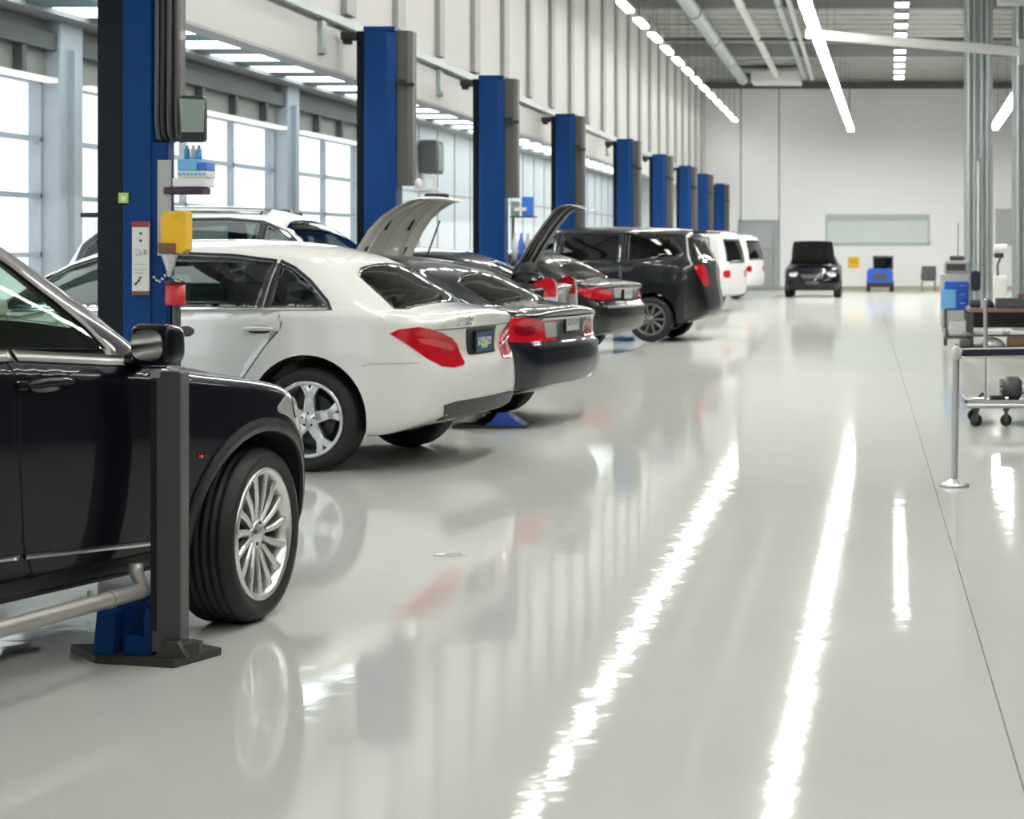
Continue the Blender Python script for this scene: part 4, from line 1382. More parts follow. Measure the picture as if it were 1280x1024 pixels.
for i in range(len(yd) - 1):
    y0, y1 = yd[i] + .3, yd[i + 1] - .3
    r = bpy.data.objects.new('window_%d' % (i + 1), None); COL.objects.link(r); struct(r)
    mb = MB()
    n = max(2, round((y1 - y0) / 1.85))
    for k in range(n + 1):
        y = y0 + (y1 - y0) * k / n
        mb.box2((XE - .12, y - .035, 0), (XE - .04, y + .035, 3.3))
    for z in (.0, .62, 1.40, 2.03, 2.64, 3.26):
        mb.box2((XE - .12, y0, z), (XE - .04, y1, z + .055))
    mb.build('window_frame', M['frame_grey'], r)
    p = MB(); p.box2((XE - .085, y0, .64), (XE - .075, y1, 3.3)); p.build('pane', M['pane'], r)
    p = MB(); p.box2((XE - .10, y0, .02), (XE - .05, y1, .64)); p.build('lower_panel', M['frame_grey'], r)
    ll = MB(); ll.box((XE + .13, (y0 + y1) / 2, 3.285), (.14, y1 - y0 - .3, .05), ch=.01)
    o = ll.build('fluorescent_lamp', M['lamp_soft'])
    tag(o, 'pale strip lamp over the %s glazed door counted from the near end' % ordinal(i + 1), 'lamp', 'strip lamps over the glazed doors')
# bay ceiling: teal purlins with bright translucent panels between
mb = MB()
mb.box2((XE - .2, YN, ZP + .25), (XB, YF, ZP + .35), 0)
y = 5.1
while y < YF - 1:
    mb.box2((XE, y - .33, ZP + .03), (XB - .19, y + .33, ZP + .24), 0, ch=.03)
    y += 1.6
mb.box2((XE, 2, ZP - .02), (XE + .40, YF, ZP + .2), 1)
struct(mb.build('ceiling_bay', [M['teal'], M['beam']]))
random.seed(3)
k, y = 0, 5.9
gaps = {}
while y < YF - 1:
    k += 1
    mb = MB(); mb.box((-7.10, y, ZP + .06), (2.62, .86, .05), ch=.01)
    o = mb.build('ceiling_light_panel', M['lamp_bay'])
    ppx = VX - 7.0 * F / y
    edges = [-9e9, 118, 450, 598, 695, 770, 817, 850, 872, 893, 9e9]
    gi = max(i for i in range(len(edges)) if ppx >= edges[i])
    gaps[gi] = gaps.get(gi, 0) + 1
    nn = ordinal(gaps[gi])
    lab = 'bright bay ceiling panel %s, %s from the near end' % ('left of the nearest tall blue post' if gi == 0 else 'between the %s and %s tall blue posts' % (ordinal(gi), ordinal(gi + 1)), nn)
    tag(o, lab, 'ceiling light', 'light panels in the bay ceiling')
    y += 1.6
# roof beams, pipes and ducts of the hall
for i, y in enumerate((20.5, 33, 45.5, 57.0)):
    mb = MB(); mb.box2((XB, y, ZC - .42), (XR, y + .16, ZC - .06))
    for k in range(9):
        x = XB + 1.5 * k + .3
        mb.box2((x, y + .03, ZC - .40), (x + .07, y + .13, ZC - .08))
    struct(mb.build('trim_%d' % (i + 11), M['beam']))
def pipe(label, p0, p1, r, m='beam', cat='pipe'):
    mb = MB()
    n = 14
    p0, p1 = Vector(p0), Vector(p1)
    mb.cyl(p0, p1, r, n)
    L = (p1 - p0).length
    for k in range(int(L / 6)):
        c = p0 + (p1 - p0) * ((k + .5) * 6 / L)
        a = (p1 - p0).normalized()
        mb.cyl(c - a * .04, c + a * .04, r * 1.22, n)
    return tag(mb.build('ceiling_pipe', M[m]), label, cat)
pipe('thick pale ceiling duct pipe nearest the left wall', (-4.0, 18, 7.05), (-4.0, 63.4, 7.05), .17, 'galv')
pipe('second pale ceiling pipe from the left wall', (-2.9, 18, 7.2), (-2.9, 63.3, 7.2), .10, 'wall_white')
pipe('thin pale pipe left of the long strip lamp, upper of two', (-2.0, 18, 7.22), (-2.0, YF - 5, 7.22), .085, 'galv')
pipe('thin pale pipe left of the long strip lamp, brighter of two', (-1.72, 18, 7.15), (-1.72, YF - 5, 7.15), .06, 'wall_white')
mb = MB(); mb.cyl((XB, 52, 7.15), (XR, 52, 7.15), .045, 10)
tag(mb.build('ceiling_pipe', M['beam_dark']), 'thin dark pipe crossing the hall under the ceiling', 'pipe')
mb = MB()
mb.box2((-3.75, 63.5, 7.0), (-2.1, 65.2, 7.36), ch=.03); mb.box2((-4.3, 63.8, 7.05), (-3.75, 64.9, 7.3), 1, ch=.03)
tag(mb.build('vent_duct', [M['white_plastic'], M['beam_dark']]), 'white box duct under the ceiling at the far wall', 'duct')
# far-wall hatch, door, sign
M['hatch_frame'] = mat('hatch_frame', (.42, .47, .44), .5)
r = bpy.data.objects.new('window_9', None); COL.objects.link(r); struct(r)
a, b = at(1032, 268, YF), at(1162, 306, YF)
mb = MB()
mb.box2((a.x, YF - .05, b.z), (b.x, YF - .02, b.z + .08)); mb.box2((a.x, YF - .08, a.z - .22), (b.x, YF - .02, a.z))
mb.box2((a.x, YF - .05, b.z), (a.x + .07, YF - .02, a.z)); mb.box2((b.x - .07, YF - .05, b.z), (b.x, YF - .02, a.z))
mb.build('window_frame', M['hatch_frame'], r)
M['hatch'] = mat('hatch_pane', (.62, .68, .66), .3)
mb = MB(); mb.box2((a.x + .05, YF - .035, b.z + .05), (b.x - .05, YF - .015, a.z - .2)); mb.build('pane', M['hatch'], r)
r = bpy.data.objects.new('door_1', None); COL.objects.link(r); struct(r)
a, b = at(927, 275, YF), at(968, 362, YF)
mb = MB()
mb.box2((a.x - .09, YF - .10, 0), (a.x, YF - .01, a.z)); mb.box2((b.x, YF - .16, 0), (b.x + .13, YF - .01, a.z)); mb.box2((a.x - .09, YF - .10, a.z - .10), (b.x + .13, YF - .01, a.z))
mb.box2((a.x, YF - .08, 1.46), (b.x, YF - .02, 1.54))
mb.build('door_frame', M['door_grey'], r)
mb = MB(); mb.box2((a.x, YF - .06, .01), (b.x, YF - .02, 1.46), ch=.01); mb.box2((a.x + .45, YF - .08, .1), (b.x - .12, YF - .05, 1.35), ch=.01); mb.build('door_leaf', M['door_grey'], r)
mb = MB(); mb.box2((a.x, YF - .05, 1.54), (b.x, YF - .03, a.z - .1)); mb.build('pane', mat('transom', (.42, .43, .45), .25), r)
a, b = at(1060, 321, YF), at(1074, 335, YF)
mb = MB(); mb.box2((a.x, YF - .03, b.z), (b.x, YF - .005, a.z), 0, ch=.008); mb.box2((a.x + .06, YF - .034, b.z + .16), (b.x - .06, YF - .029, a.z - .10), 1)
tag(mb.build('wall_sign', [M['yellow'], mat('sign_ochre', (.62, .38, .02), .5)]), 'square yellow sign low on the far white wall', 'sign')
# skirting at the far wall
mb = MB(); mb.box2((XB, YF - .03, 0), (XR, YF, .12)); struct(mb.build('baseboard_far', mat('skirting', (.42, .40, .28), .6)))

# ------------------------------------------------------------------ lamps
mb = MB()
def strip(label, p0, p1, w, h=.09, m='lamp_strip', name='pendant_strip_lamp'):
    p0, p1 = Vector(p0), Vector(p1)
    d = p1 - p0
    L = d.length
    T = Matrix.Translation((p0 + p1) / 2) @ d.to_track_quat('Y', 'Z').to_matrix().to_4x4()
    c = (p0 + p1) / 2
    r = thing(name, label, 'lamp', c)
    T = Matrix.Rotation(math.atan2(-d.x, d.y), 4, 'Z')
    mb = MB(); mb.box((0, 0, 0), (w, L, h * .5), ch=.015, T=T); mb.build('diffuser', M[m], r)
    mb = MB(); mb.box((0, 0, h * .5), (w + .04, L + .04, h * .5), ch=.012, T=T); mb.build('housing', M['white_plastic'], r)
    mb = MB()
    n = max(2, int(L / 5))
    for k in range(n):
        q = -L / 2 + L * (k + .5) / n
        v = T @ Vector((0, q, 0))
        mb.cyl((v.x, v.y, h * .6), (v.x, v.y, ZC - c.z - .06), .006, 6)
    mb.build('suspension_wire', M['wire'], r)
    return r
strip('long continuous white strip lamp down the middle of the hall', (-1.25, 13, 5.5), (-.44, 65.5, 5.5), .19)
strip('slanting white strip lamp at the right edge, beyond the steel columns', (4.36, 64.5, 5.5), (3.72, 40, 5.5), .26)
k = 0
ys = []
y = 68.0
while y > 9:
    ys.append(y); y -= 2.62
for k, y in enumerate(ys):
    x = -4.55 + (68 - y) * .003
    strip('wall-side lamp of the left row, %s from the far wall' % ordinal(k + 1), (x, y - 1.45, 6.0), (x, y, 6.0), .15, m='lamp_white', name='pendant_batten_lamp').__setitem__('group', 'lamps of the row along the left wall')
M['lamp_bay_high'] = emit('lamp_high_bay', (.93, .98, 1.0), 14)
for k in range(10):
    y = 61.5 - k * 2.05
    x = 1.12 - k * .03
    r = thing('pendant_high_bay_lamp', 'short crosswise ceiling lamp under the roof, %s from the far wall' % ordinal(k + 1), 'lamp', (x, y, 6.95), 0, 'crosswise ceiling lamps right of the strip lamp')
    mb = MB(); mb.box((0, 0, 0), (.30, .42, .05), ch=.015); mb.build('diffuser', M['lamp_bay_high'], r)
    mb = MB(); mb.box((0, 0, .06), (.36, .48, .07), ch=.02); mb.build('housing', M['beam'], r)
    mb = MB(); mb.cyl((-.12, 0, .08), (-.12, 0, ZC - 7.01), .008, 6); mb.cyl((.12, 0, .08), (.12, 0, ZC - 7.01), .008, 6); mb.build('suspension_wire', M['wire'], r)
# unseen strip lamps added overhead and to the right to brighten the floor
for k, (x, y0, y1) in enumerate(((-1.3, -7, 1), (-1.26, 2, 11.5), (1.6, -6, 3), (1.6, 5, 14))):
    strip('added unseen strip lamp above the near end of the hall, %s from the left' % ordinal(k + 1), (x, y0, 5.5), (x, y1, 5.5), .32, m='lamp_fill').__setitem__('group', 'added strip lamps above the near end')
for k in range(5):
    strip('added unseen strip lamp over the right side of the hall, %s from the near end' % ordinal(k + 1), (4.2, 3 + k * 8, 5.5), (4.2, 7 + k * 8, 5.5), .32, m='lamp_fill').__setitem__('group', 'added strip lamps over the right side')

# ------------------------------------------------------------------ steel columns and boom
def hcol(label, x, y, w, dp):
    r = thing('steel_column', label, 'column', (x, y, 0))
    mb = MB()
    t = .035
    mb.box2((-w / 2, -dp / 2, 0), (w / 2, -dp / 2 + t, ZC)); mb.box2((-w / 2, dp / 2 - t, 0), (w / 2, dp / 2, ZC)); mb.box2((-t / 2, -dp / 2 + t, 0), (t / 2, dp / 2 - t, ZC))
    mb.build('column_shaft', M['galv'], r)
    mb = MB(); mb.box2((-w / 2 - .1, -dp / 2 - .1, 0), (w / 2 + .1, dp / 2 + .1, .03)); mb.build('base_plate', M['galv'], r)
    for q in (-.36, -.16, .10, .30):
        mb = MB(); mb.cyl((q * w, -dp / 2 - .05, .3), (q * w, -dp / 2 - .05, ZC - .05), .035, 10); mb.build('conduit', M['galv'], r)
    mb = MB(); mb.cyl((-.02, -dp / 2 - .10, .9), (-.02, -dp / 2 - .10, 3.3), .03, 8); mb.build('hose', M['white_plastic'], r)
    return r
hcol('grey steel column with conduits behind the workbench', at(1223, 0, 40).x, 40, .58, .4)
hcol('grey steel column cut by the right edge of the picture', at(1287, 0, 34).x, 34, .60, .4)
c = at(1276, 66, 33.6)
r = thing('mounted_boom_arm', 'slim white boom reaching out from the right-hand column under the ceiling', 'boom', (c.x, 33.42, c.z))
e = at(1007, 44, 33.6)
mb = MB()
T = Matrix.Translation(((e.x - c.x) / 2, 0, (e.z - c.z) / 2)) @ Matrix.Rotation(-math.atan2(e.z - c.z, e.x - c.x) + PI, 4, 'Y')
mb.box((0, 0, 0), ((e - c).length, .10, .17), ch=.03, T=T); mb.build('boom', M['white_plastic'], r)
mb = MB(); mb.box((.02, .05, 0), (.16, .2, .45), ch=.02); mb.build('wall_bracket', M['galv'], r)
c = at(1290, 2, 33.6)
r = thing('mounted_boom_arm', 'short white boom at the top right corner, above the longer one', 'boom', (c.x, 33.42, c.z))
mb = MB(); mb.box((-.30, 0, 0), (.65, .12, .2), ch=.04); mb.build('boom', M['white_plastic'], r)
mb = MB(); mb.box((.02, .05, 0), (.16, .2, .4), ch=.02); mb.build('wall_bracket', M['galv'], r)
mb = MB(); mb.box2((0, 0, 0), (.09, .05, .10)); mb.box2((.0, -.25, .03), (.07, 0, .09))
o = mb.build('security_camera', M['white_plastic']); o.location = (XB, 27.0, 5.25)
tag(o, 'small bracket camera on the ribbed white wall', 'camera')
mb = MB(); mb.box((0, 0, 0), (.34, .62, .66), ch=.03); mb.box((.18, 0, -.02), (.03, .46, .52), 1, ch=.01)
o = mb.build('heater_unit', [M['cover_grey'], M['lintel']]); o.location = (XE + .22, 38.1, 3.30)
tag(o, 'grey box unit high on the panelled wall behind the second tall blue post', 'heater')
# ------------------------------------------------------------------ lifts
def lift_post(label, x, y, H, bw=.34, dw=.10, cw=.13, dp=.36, cover_z0=None, stub=True):
    r = thing('lift_post', label, 'car lift', (x, y, 0), 0, 'tall blue lift posts')
    c = .05
    mb = MB()
    x0, x1, y0, y1 = -bw / 2, bw / 2, -dp / 2, dp / 2
    mb.prism([(x0, y0 + .01), (x0 + .03, y0), (x1 - .08, y0), (x1, y0 + .07), (x1, y1), (x0, y1)], .02, H, 'xy', 0)
    mb.box2((x0 - .005, y0 - .004, H - .03), (x1 + .005, y1, H + .015), 0, ch=.006)
    mb.build('column', M['blue'], r)
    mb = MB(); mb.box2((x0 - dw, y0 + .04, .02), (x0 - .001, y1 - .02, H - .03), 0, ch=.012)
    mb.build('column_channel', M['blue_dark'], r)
    z0 = cover_z0 if cover_z0 else H * .42
    mb = MB(); mb.prism([(x1 + .002, y0 + .10), (x1 + cw * .75, y0 + .10), (x1 + cw, y0 + .16), (x1 + cw, y1 - .02), (x1 + .002, y1 - .02)], z0, H - .02, 'xy', 0)
    mb.build('motor_cover', M['cover_grey'], r)
    mb = MB(); mb.box2((x0 - .12, y0 - .15, 0), (x1 + .12, y1 + .1, .02), ch=.004)
    for dx in (x0 - .08, x1 + .08):
        mb.cyl((dx, y0 - .10, .02), (dx, y0 - .10, .045), .018, 6)
    mb.build('base_plate', M['baseplate'], r)
    mb = MB(); mb.box2((x0 - .03, y0 - .06, .25), (x1 + .03, y0 - .003, 1.0), ch=.02)
    mb.build('carriage', M['blue'], r)
    mb = MB(); mb.cyl((0, y0 - .12, .2), (-1.0, y0 - .34, .2), .05, 12); mb.cyl((-1.0, y0 - .34, .12), (-1.0, y0 - .34, .26), .06, 14)
    mb.build('lift_arm', M['arm_steel'], r)
    if stub:
        mb = MB(); mb.box2((x0 - dw - .17, y0 + .02, H - .13), (x0 - dw, y0 + .14, H - .04), ch=.015); mb.box2((x0 - dw - .15, y0 + .04, H - .17), (x0 - dw - .06, y0 + .12, H - .13), ch=.01)
        mb.build('cable_bracket', M['bracket'], r)
        mb = MB(); mb.box2((x1 - .02, y0 + .06, H - .60), (x1 + cw * .7, y0 + .10, H - .55)); mb.box2((x1 + cw * .5, y0 + .04, H - .63), (x1 + cw + .04, y0 + .09, H - .59))
        mb.build('cable_clip', M['bracket'], r)
    return r
PX = [(479, 37, 20.9), (617, 97, 26.0), (708, 144, 34.0), (782, 175, 41.0), (825, 194, 47.8), (857, 208, 54.2), (879, 218, 60.3), (900, 230, 67.6)]
POSTS = []
for k, (px, py, d) in enumerate(PX):
    H = CAMH + (VY - py) / F * d
    nm = ['tall blue lift post behind the raised white bonnet', 'tall blue lift post with a rack of blue cartons, right of the raised white bonnet',
          'tall blue lift post right above the raised dark boot lid', 'tall blue lift post behind the dark people carrier',
          'tall blue lift post, fourth from the far end of the row', 'tall blue lift post just left of the white van, third from the far end',
          'second tall blue lift post from the far end of the row', 'farthest tall blue lift post of the row, above the white vans'][k]
    sc = 1.0 if k < 2 else .95
    POSTS.append(lift_post(nm, (px - VX) / F * d, d, H, .33 * sc + .02 * (k > 1), .09 * sc, .16 * sc, cover_z0=2.18 if k < 2 else None))

# nearest tall post with its controls
D1 = 12.25
x1 = at(172, 0, D1).x
s1 = F / D1
H1 = 3.9
p1 = thing('lift_post', 'nearest tall blue lift post, between the black off-roader and white saloon', 'car lift', (x1, D1, 0), 0, 'tall blue lift posts')
def lx(px): return (px - VX) / F * (D1 - .18) - x1
def lz(py): return CAMH - (py - VY) / F * (D1 - .18)
mb = MB(); mb.prism([(lx(154), -.18), (lx(188), -.18), (lx(192), -.15), (lx(192), .18), (lx(154), .18)], .02, H1, 'xy')
mb.prism([(lx(188), -.17), (lx(207), -.17), (lx(209), -.16), (lx(209), -.06), (lx(188), -.06)], .02, lz(178), 'xy')
mb.build('column', M['blue'], p1)
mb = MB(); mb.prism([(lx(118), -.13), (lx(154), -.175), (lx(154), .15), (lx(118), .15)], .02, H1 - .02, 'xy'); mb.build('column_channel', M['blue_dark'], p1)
mb = MB(); mb.box2((lx(189), -.15, lz(176)), (lx(222), -.02, H1 - .02), ch=.015); mb.build('motor_cover', M['post_grey'], p1)
for px, mm in ((196, 'post_grey'), (203, 'plastic'), (211, 'post_grey'), (221, 'cover_grey')):
    mb = MB()
    x = lx(px)
    mb.tube([(x, -.175, H1 - .05), (x, -.175, lz(150)), (x + .005, -.17, lz(168)), (x + .02, -.14, lz(177))], .016 if mm != 'cover_grey' else .013, 10)
    mb.build('hydraulic_hose', M[mm], p1)
mb = MB(); mb.box2((lx(227), -.24, lz(178)), (lx(259), -.16, lz(120)), ch=.02); o = mb.build('control_box', M['bracket'], p1)
mb = MB(); mb.prism([(lx(229.5), lz(124)), (lx(260), lz(126)), (lx(259), lz(166)), (lx(232), lz(166))], -.255, -.243, 'xz'); mb.build('control_panel', M['grey_panel'], o)
mb = MB(); mb.box2((lx(205), -.20, lz(243)), (lx(255), -.05, lz(234)), ch=.01); mb.build('tray', M['purple'], p1)
mb = MB(); mb.box2((lx(197), -.185, lz(320)), (lx(214), -.172, lz(200)), ch=.003); mb.build('side_plate', M['rib'], p1)
mb = MB(); mb.box2((lx(149), -.192, lz(254)), (lx(161), -.176, lz(241)), 0); mb.box2((lx(152.5), -.195, lz(251)), (lx(158), -.191, lz(245)), 1)
mb.build('warning_label', [M['plate_green'], M['label_white']], p1)
mb = MB()
mb.box2((lx(166), -.194, lz(366)), (lx(187.5), -.181, lz(277)), 0, ch=.002)
mb.box2((lx(166), -.197, lz(284)), (lx(187.5), -.193, lz(277)), 1)
mb.box2((lx(166), -.197, lz(369)), (lx(187.5), -.181, lz(364)), 2)
for py in (292, 301): mb.box2((lx(175.5), -.197, lz(py + 1.5)), (lx(178.5), -.193, lz(py - 1.5)), 3)
for (a, b, c, d) in ((170, 312, 176, 313), (171, 318, 175, 319.5), (176, 314.5, 177.5, 319), (181, 312, 184, 319), (169, 337, 184, 337.8), (169, 341, 180, 341.8), (170, 330, 182, 330.7)):
    mb.box2((lx(a), -.197, lz(d)), (lx(c), -.193, lz(b)), 4)
for (a, b, c, d) in ((171, 352, 174, 354), (173, 349, 176, 352), (169, 354, 172, 356.5), (175, 346, 178, 348.5)):
    mb.box2((lx(a), -.197, lz(d)), (lx(c), -.193, lz(b)), 3)
mb.build('instruction_plate', [M['label_white'], M['label_red'], M['brown'], M['ink'], M['ink_grey']], p1)
mb = MB(); mb.box2((lx(118) - .1, -.35, 0), (lx(216) + .1, .28, .02), ch=.004); mb.build('base_plate', M['baseplate'], p1)
mb = MB(); mb.box2((lx(204), -.12, .6), (lx(214), .0, lz(355)), ch=.01); mb.build('hanger_strip', M['plastic'], p1)
def hung(name, label, cat, mbs):
    r = thing(name, label, cat, (x1, D1, 0))
    for nm, mbx, mm in mbs: mbx.build(nm, M[mm], r)
    return r
a = MB(); a.prism([(lx(212), lz(313)), (lx(236), lz(317)), (lx(241), lz(312)), (lx(241), lz(266)), (lx(236), lz(264)), (lx(214), lz(265)), (lx(210), lz(276))], -.31, -.19, 'xz')
a.box2((lx(224), -.318, lz(273)), (lx(231), -.308, lz(269)))
b = MB(); b.box2((lx(207), -.325, lz(317)), (lx(229), -.187, lz(304)), ch=.01)
hung('container', 'yellow plastic container strapped to the nearest blue post', 'container', [('shell', a, 'yellow'), ('strap', b, 'brown')])
a = MB(); a.cyl((lx(217), -.25, lz(318.5)), (lx(217), -.25, lz(343)), .052, 14, r2=.012); a.cyl((lx(217), -.25, lz(343)), (lx(217), -.25, lz(345.5)), .012, 8)
hung('funnel', 'grey funnel hanging under the yellow container', 'funnel', [('cone', a, 'steel')])
a = MB(); a.lathe([(0, .001), (0, .058), (.02, .062), (.14, .058), (.145, .001)], 20, axis='Z', T=Matrix.Translation((lx(224), -.25, lz(381))))
b = MB(); b.lathe([(0, .001), (0, .066), (.016, .062), (.026, .03), (.027, .001)], 20, axis='Z', T=Matrix.Translation((lx(224), -.25, lz(354.5))))
c = MB()
for k in range(11):
    t = k / 10
    px_, py_ = 202 + 34 * t, 345 + 5 * math.sin(t * 9)
    c.cyl((lx(px_), -.322, lz(py_)), (lx(px_ + 2.6), -.322, lz(py_ + 2.2)), .008, 6)
d_ = MB(); d_.cyl((lx(225), -.25, lz(381)), (lx(225), -.25, lz(424)), .022, 10)
e_ = MB(); e_.lathe([(0, .001), (0, .035), (.01, .04), (.02, .035), (.02, .001)], 20, 0, T=Matrix.Translation((lx(239), -.285, lz(413.5))) @ Matrix.Diagonal((1.35, 1, .85, 1))); e_.cyl((lx(240), -.295, lz(414)), (lx(240), -.25, lz(414)), .014, 12); e_.cyl((lx(226), -.26, lz(413.5)), (lx(236), -.27, lz(413.5)), .016, 10)
hung('canister', 'red canister with a chain round its neck, low on the nearest blue post', 'canister', [('cup', a, 'red'), ('lid', b, 'plastic'), ('chain', c, 'chrome'), ('downpipe', d_, 'post_grey'), ('nozzle', e_, 'ink')])
random.seed(5)
for k, (a0, b0, a1, b1, mm, lb) in enumerate(((222, 199, 247, 213, 'paper_sky', 'sky blue carton lying across the bottles on the lift tray'), (247.8, 203, 259, 213.2, 'paper_blue', 'small deep blue carton at the right end of the lift tray stack'),
                                              (222, 213.5, 259.5, 222, 'label_white', 'pale printed box in the middle of the stack on the lift tray'), (216, 222.5, 258, 233.6, 'white_plastic', 'white box at the bottom of the stack on the lift tray'))):
    mb = MB(); mb.box2((lx(a0), -.19, lz(b1)), (lx(a1), -.03, lz(b0)), 0, ch=.004)
    if k == 2:
        for q in range(7): mb.box2((lx(224 + 5 * q), -.193, lz(219.5)), (lx(227 + 5 * q), -.189, lz(216)), 1)
    o = mb.build('carton', [M[mm], M['paper_sky']]); o.location = (x1, D1, 0)
    tag(o, lb, 'box')
for k, (px, c0) in enumerate(((219, 'white_plastic'), (227, 'paper_sky'), (235, 'white_plastic'), (242, 'paper_sky'))):
    mb = MB(); zt, zb_ = lz(181), lz(198.8)
    T = Matrix.Translation((lx(px) + .01, -.11, zb_))
    hh = zt - zb_
    if k > 0:
        mb.lathe([(0, .001), (0, .018), (hh * .7, .018), (hh * .8, .010), (hh, .010), (hh, .001)], 14, axis='Z', T=T)
        o = mb.build('bottle', M[c0]); o.location = (x1, D1, 0)
        tag(o, ['', 'first small bottle from the left above the sky blue carton', 'middle white bottle above the sky blue carton', 'right hand bottle above the sky blue carton'][k], 'bottle')

# small things on the second and third posts
def rack(x, y, zt, label):
    r = thing('bottle_rack', label, 'rack', (x, y, zt))
    mb = MB(); mb.box2((-.12, -.12, -.62), (.17, .06, -.59)); mb.box2((-.12, -.12, -.02), (.22, .06, .0)); mb.box2((-.12, .04, -.62), (-.09, .06, .0)); mb.build('shelf_frame', M['cover_grey'], r)
    return r
x, y = POSTS[1].location.x + .36, 26.0
rack(x, y, 1.93, 'grey wire rack on the right of the post right of the raised white bonnet')
def bx(name, label, cat, c, d, mm, ch=.008):
    mb = MB(); mb.box((0, 0, 0), d, ch=ch); o = mb.build(name, M[mm]); o.location = c
    return tag(o, label, cat)
bx('carton', 'bright blue carton on top of the bottle rack', 'box', (x + .11, y - .03, 2.06), (.15, .12, .26), 'paper_blue')
bx('carton', 'white folded leaflet box slanting in front of the bright blue carton', 'box', (x + .02, y - .10, 2.02), (.16, .03, .05), 'white_plastic')
bx('carton', 'pale green carton at the left end of the rack top', 'box', (x - .06, y - .03, 2.03), (.10, .12, .20), 'grey_panel')
for k, (dx, z, mm, lb) in enumerate(((-.07, 1.42, 'white_plastic', 'white bottle at the left of the rack shelf'), (.02, 1.42, 'paper_blue', 'blue bottle in the middle of the rack shelf'), (.11, 1.42, 'rib', 'grey bottle at the right of the rack shelf'))):
    mb = MB(); mb.lathe([(0, .001), (0, .04), (.24, .04), (.30, .018), (.36, .018), (.36, .001)], 16, axis='Z', T=Matrix.Translation((x + dx, y - .03, 1.34)))
    tag(mb.build('bottle', M[mm]), lb, 'bottle')
x, y = POSTS[0].location.x + .47, 20.9
r = thing('tool_rack', 'pale rack with a black handle beside the post behind the raised white bonnet', 'rack', (x, y, 2.15))
mb = MB(); mb.box2((-.12, -.1, -.03), (.14, .1, 0)); mb.box2((-.03, -.02, 0), (-.01, 0, .12)); mb.box2((.08, -.02, 0), (.10, 0, .12)); mb.box2((-.03, -.02, .11), (.10, 0, .13)); mb.build('shelf_frame', M['label_white'], r)
mb = MB(); mb.box2((.0, -.12, -.12), (.26, -.04, -.06), ch=.02); mb.build('handle', M['plastic'], r)
mb = MB(); mb.lathe([(0, .001), (0, .04), (.08, .04), (.10, .015), (.10, .001)], 14, axis='Z', T=Matrix.Translation((x - .075, y - .04, 2.153)))
tag(mb.build('bottle', M['white_plastic']), 'little white bottle on the pale tool rack', 'bottle')

# short dark post in front of the near car, with its arm
SD = 6.97
ss = F / SD
sx = at(213.5, 0, SD).x
sp_ = thing('lift_post', 'short dark grey lift post standing in front of the black off-roader door', 'car lift', (sx, SD, 0))
zt = CAMH - (464 - VY) / ss
mb = MB(); mb.box2((-.055, -.045, .04), (.052, .045, zt), ch=.006); mb.build('column', M['post_grey'], sp_)
mb = MB(); mb.box2((-.055, -.052, .12), (-.034, -.0455, zt - .03), ch=.002); mb.build('column_channel', M['dark'], sp_)
mb = MB(); mb.box2((-.057, -.050, zt - .022), (-.022, .03, zt + .004), ch=.003); mb.build('top_cap', M['satin'], sp_)
mb = MB()
mb.prism([(-.43, .16), (-.26, -.04), (.055, -.12), (.15, .10), (.02, .20)], 0, .028, 'xy'); mb.build('base_plate', M['baseplate'], sp_)
mb = MB(); mb.prism([(.0525, -.06), (.0525, .06), (.11, .02), (.11, -.02)], .028, .07, 'xy', 0); mb.prism([(-.03, .028), (.09, .028), (.052, .085), (-.0, .085)], -.085, -.0455, 'xz', 0); mb.build('gusset', M['baseplate'], sp_)
mb = MB()
mb.prism([(-.27, .03), (-.056, .03), (-.056, .19), (-.075, .215), (-.10, .225), (-.255, .20)], .06, .12, 'xz', 0)
mb.prism([(-.27, .03), (-.20, .03), (-.19, .18), (-.255, .20)], -.03, .06, 'xz', 0)
mb.prism([(-.16, .03), (-.056, .03), (-.056, .09), (-.15, .10)], -.03, .06, 'xz', 0)
mb.prism([(-.085, .09), (-.056, .09), (-.056, .18), (-.085, .22)], -.03, .06, 'xz', 0)
mb.build('carriage', M['blue'], sp_)
mb = MB()
a0 = Vector((-.085, -.06, .265)); a1 = Vector((-.36, -1.25, .282))
mb.cyl(a0, a1, .029, 20); mb.cyl(a0 + (a1 - a0) * .14, a0 + (a1 - a0) * .16, .032, 20)
o = mb.build('lift_arm', M['arm_steel'], sp_)
mb = MB(); mb.tube([(-.085, -.06, .26), (-.088, -.062, .30), (-.10, -.07, .335), (-.10, -.07, .365)], [.026, .022, .026, .024], 12); mb.build('lifting_pad', M['arm_steel'], o)
mb = MB(); mb.cyl((-.16, -.33, .29), (-.16, -.33, .315), .010, 8); mb.build('arm_pin', M['arm_steel'], o)

# blue foot of a short lift under the white saloon's tail
f = at(630, 535, F * CAMH / (535 - VY))
ft = thing('floor_lift', 'low blue lift foot on the floor at the white saloon rear bumper', 'car lift', (f.x, f.y + .05, 0))
mb = MB(); mb.box2((-.42, -.10, 0), (.20, .28, .02), ch=.004); mb.build('base_plate', M['baseplate'], ft)
mb = MB(); mb.prism([(-.16, .02), (.17, .02), (.10, .06), (.02, .13), (-.05, .13), (-.10, .06)], -.06, .16, 'xz'); mb.build('wedge', M['paint_blue'], ft)
# scrap of paper on the floor
p = at(563, 694, F * CAMH / (694 - VY))
mb = MB(); mb.prism([(-.075, -.03), (.02, -.04), (.085, -.01), (.03, .03), (-.07, .04)], 0.0005, .004, 'xy', 0)
mb.prism([(-.02, -.02), (.06, -.005), (.02, .02), (-.03, .015)], .004, .008, 'xy', 1)
o = mb.build('paper_scrap', [M['label_white'], M['ink_grey']]); o.location = (p.x, p.y, 0)
tag(o, 'small crumpled scrap lying alone on the glossy floor', 'litter')
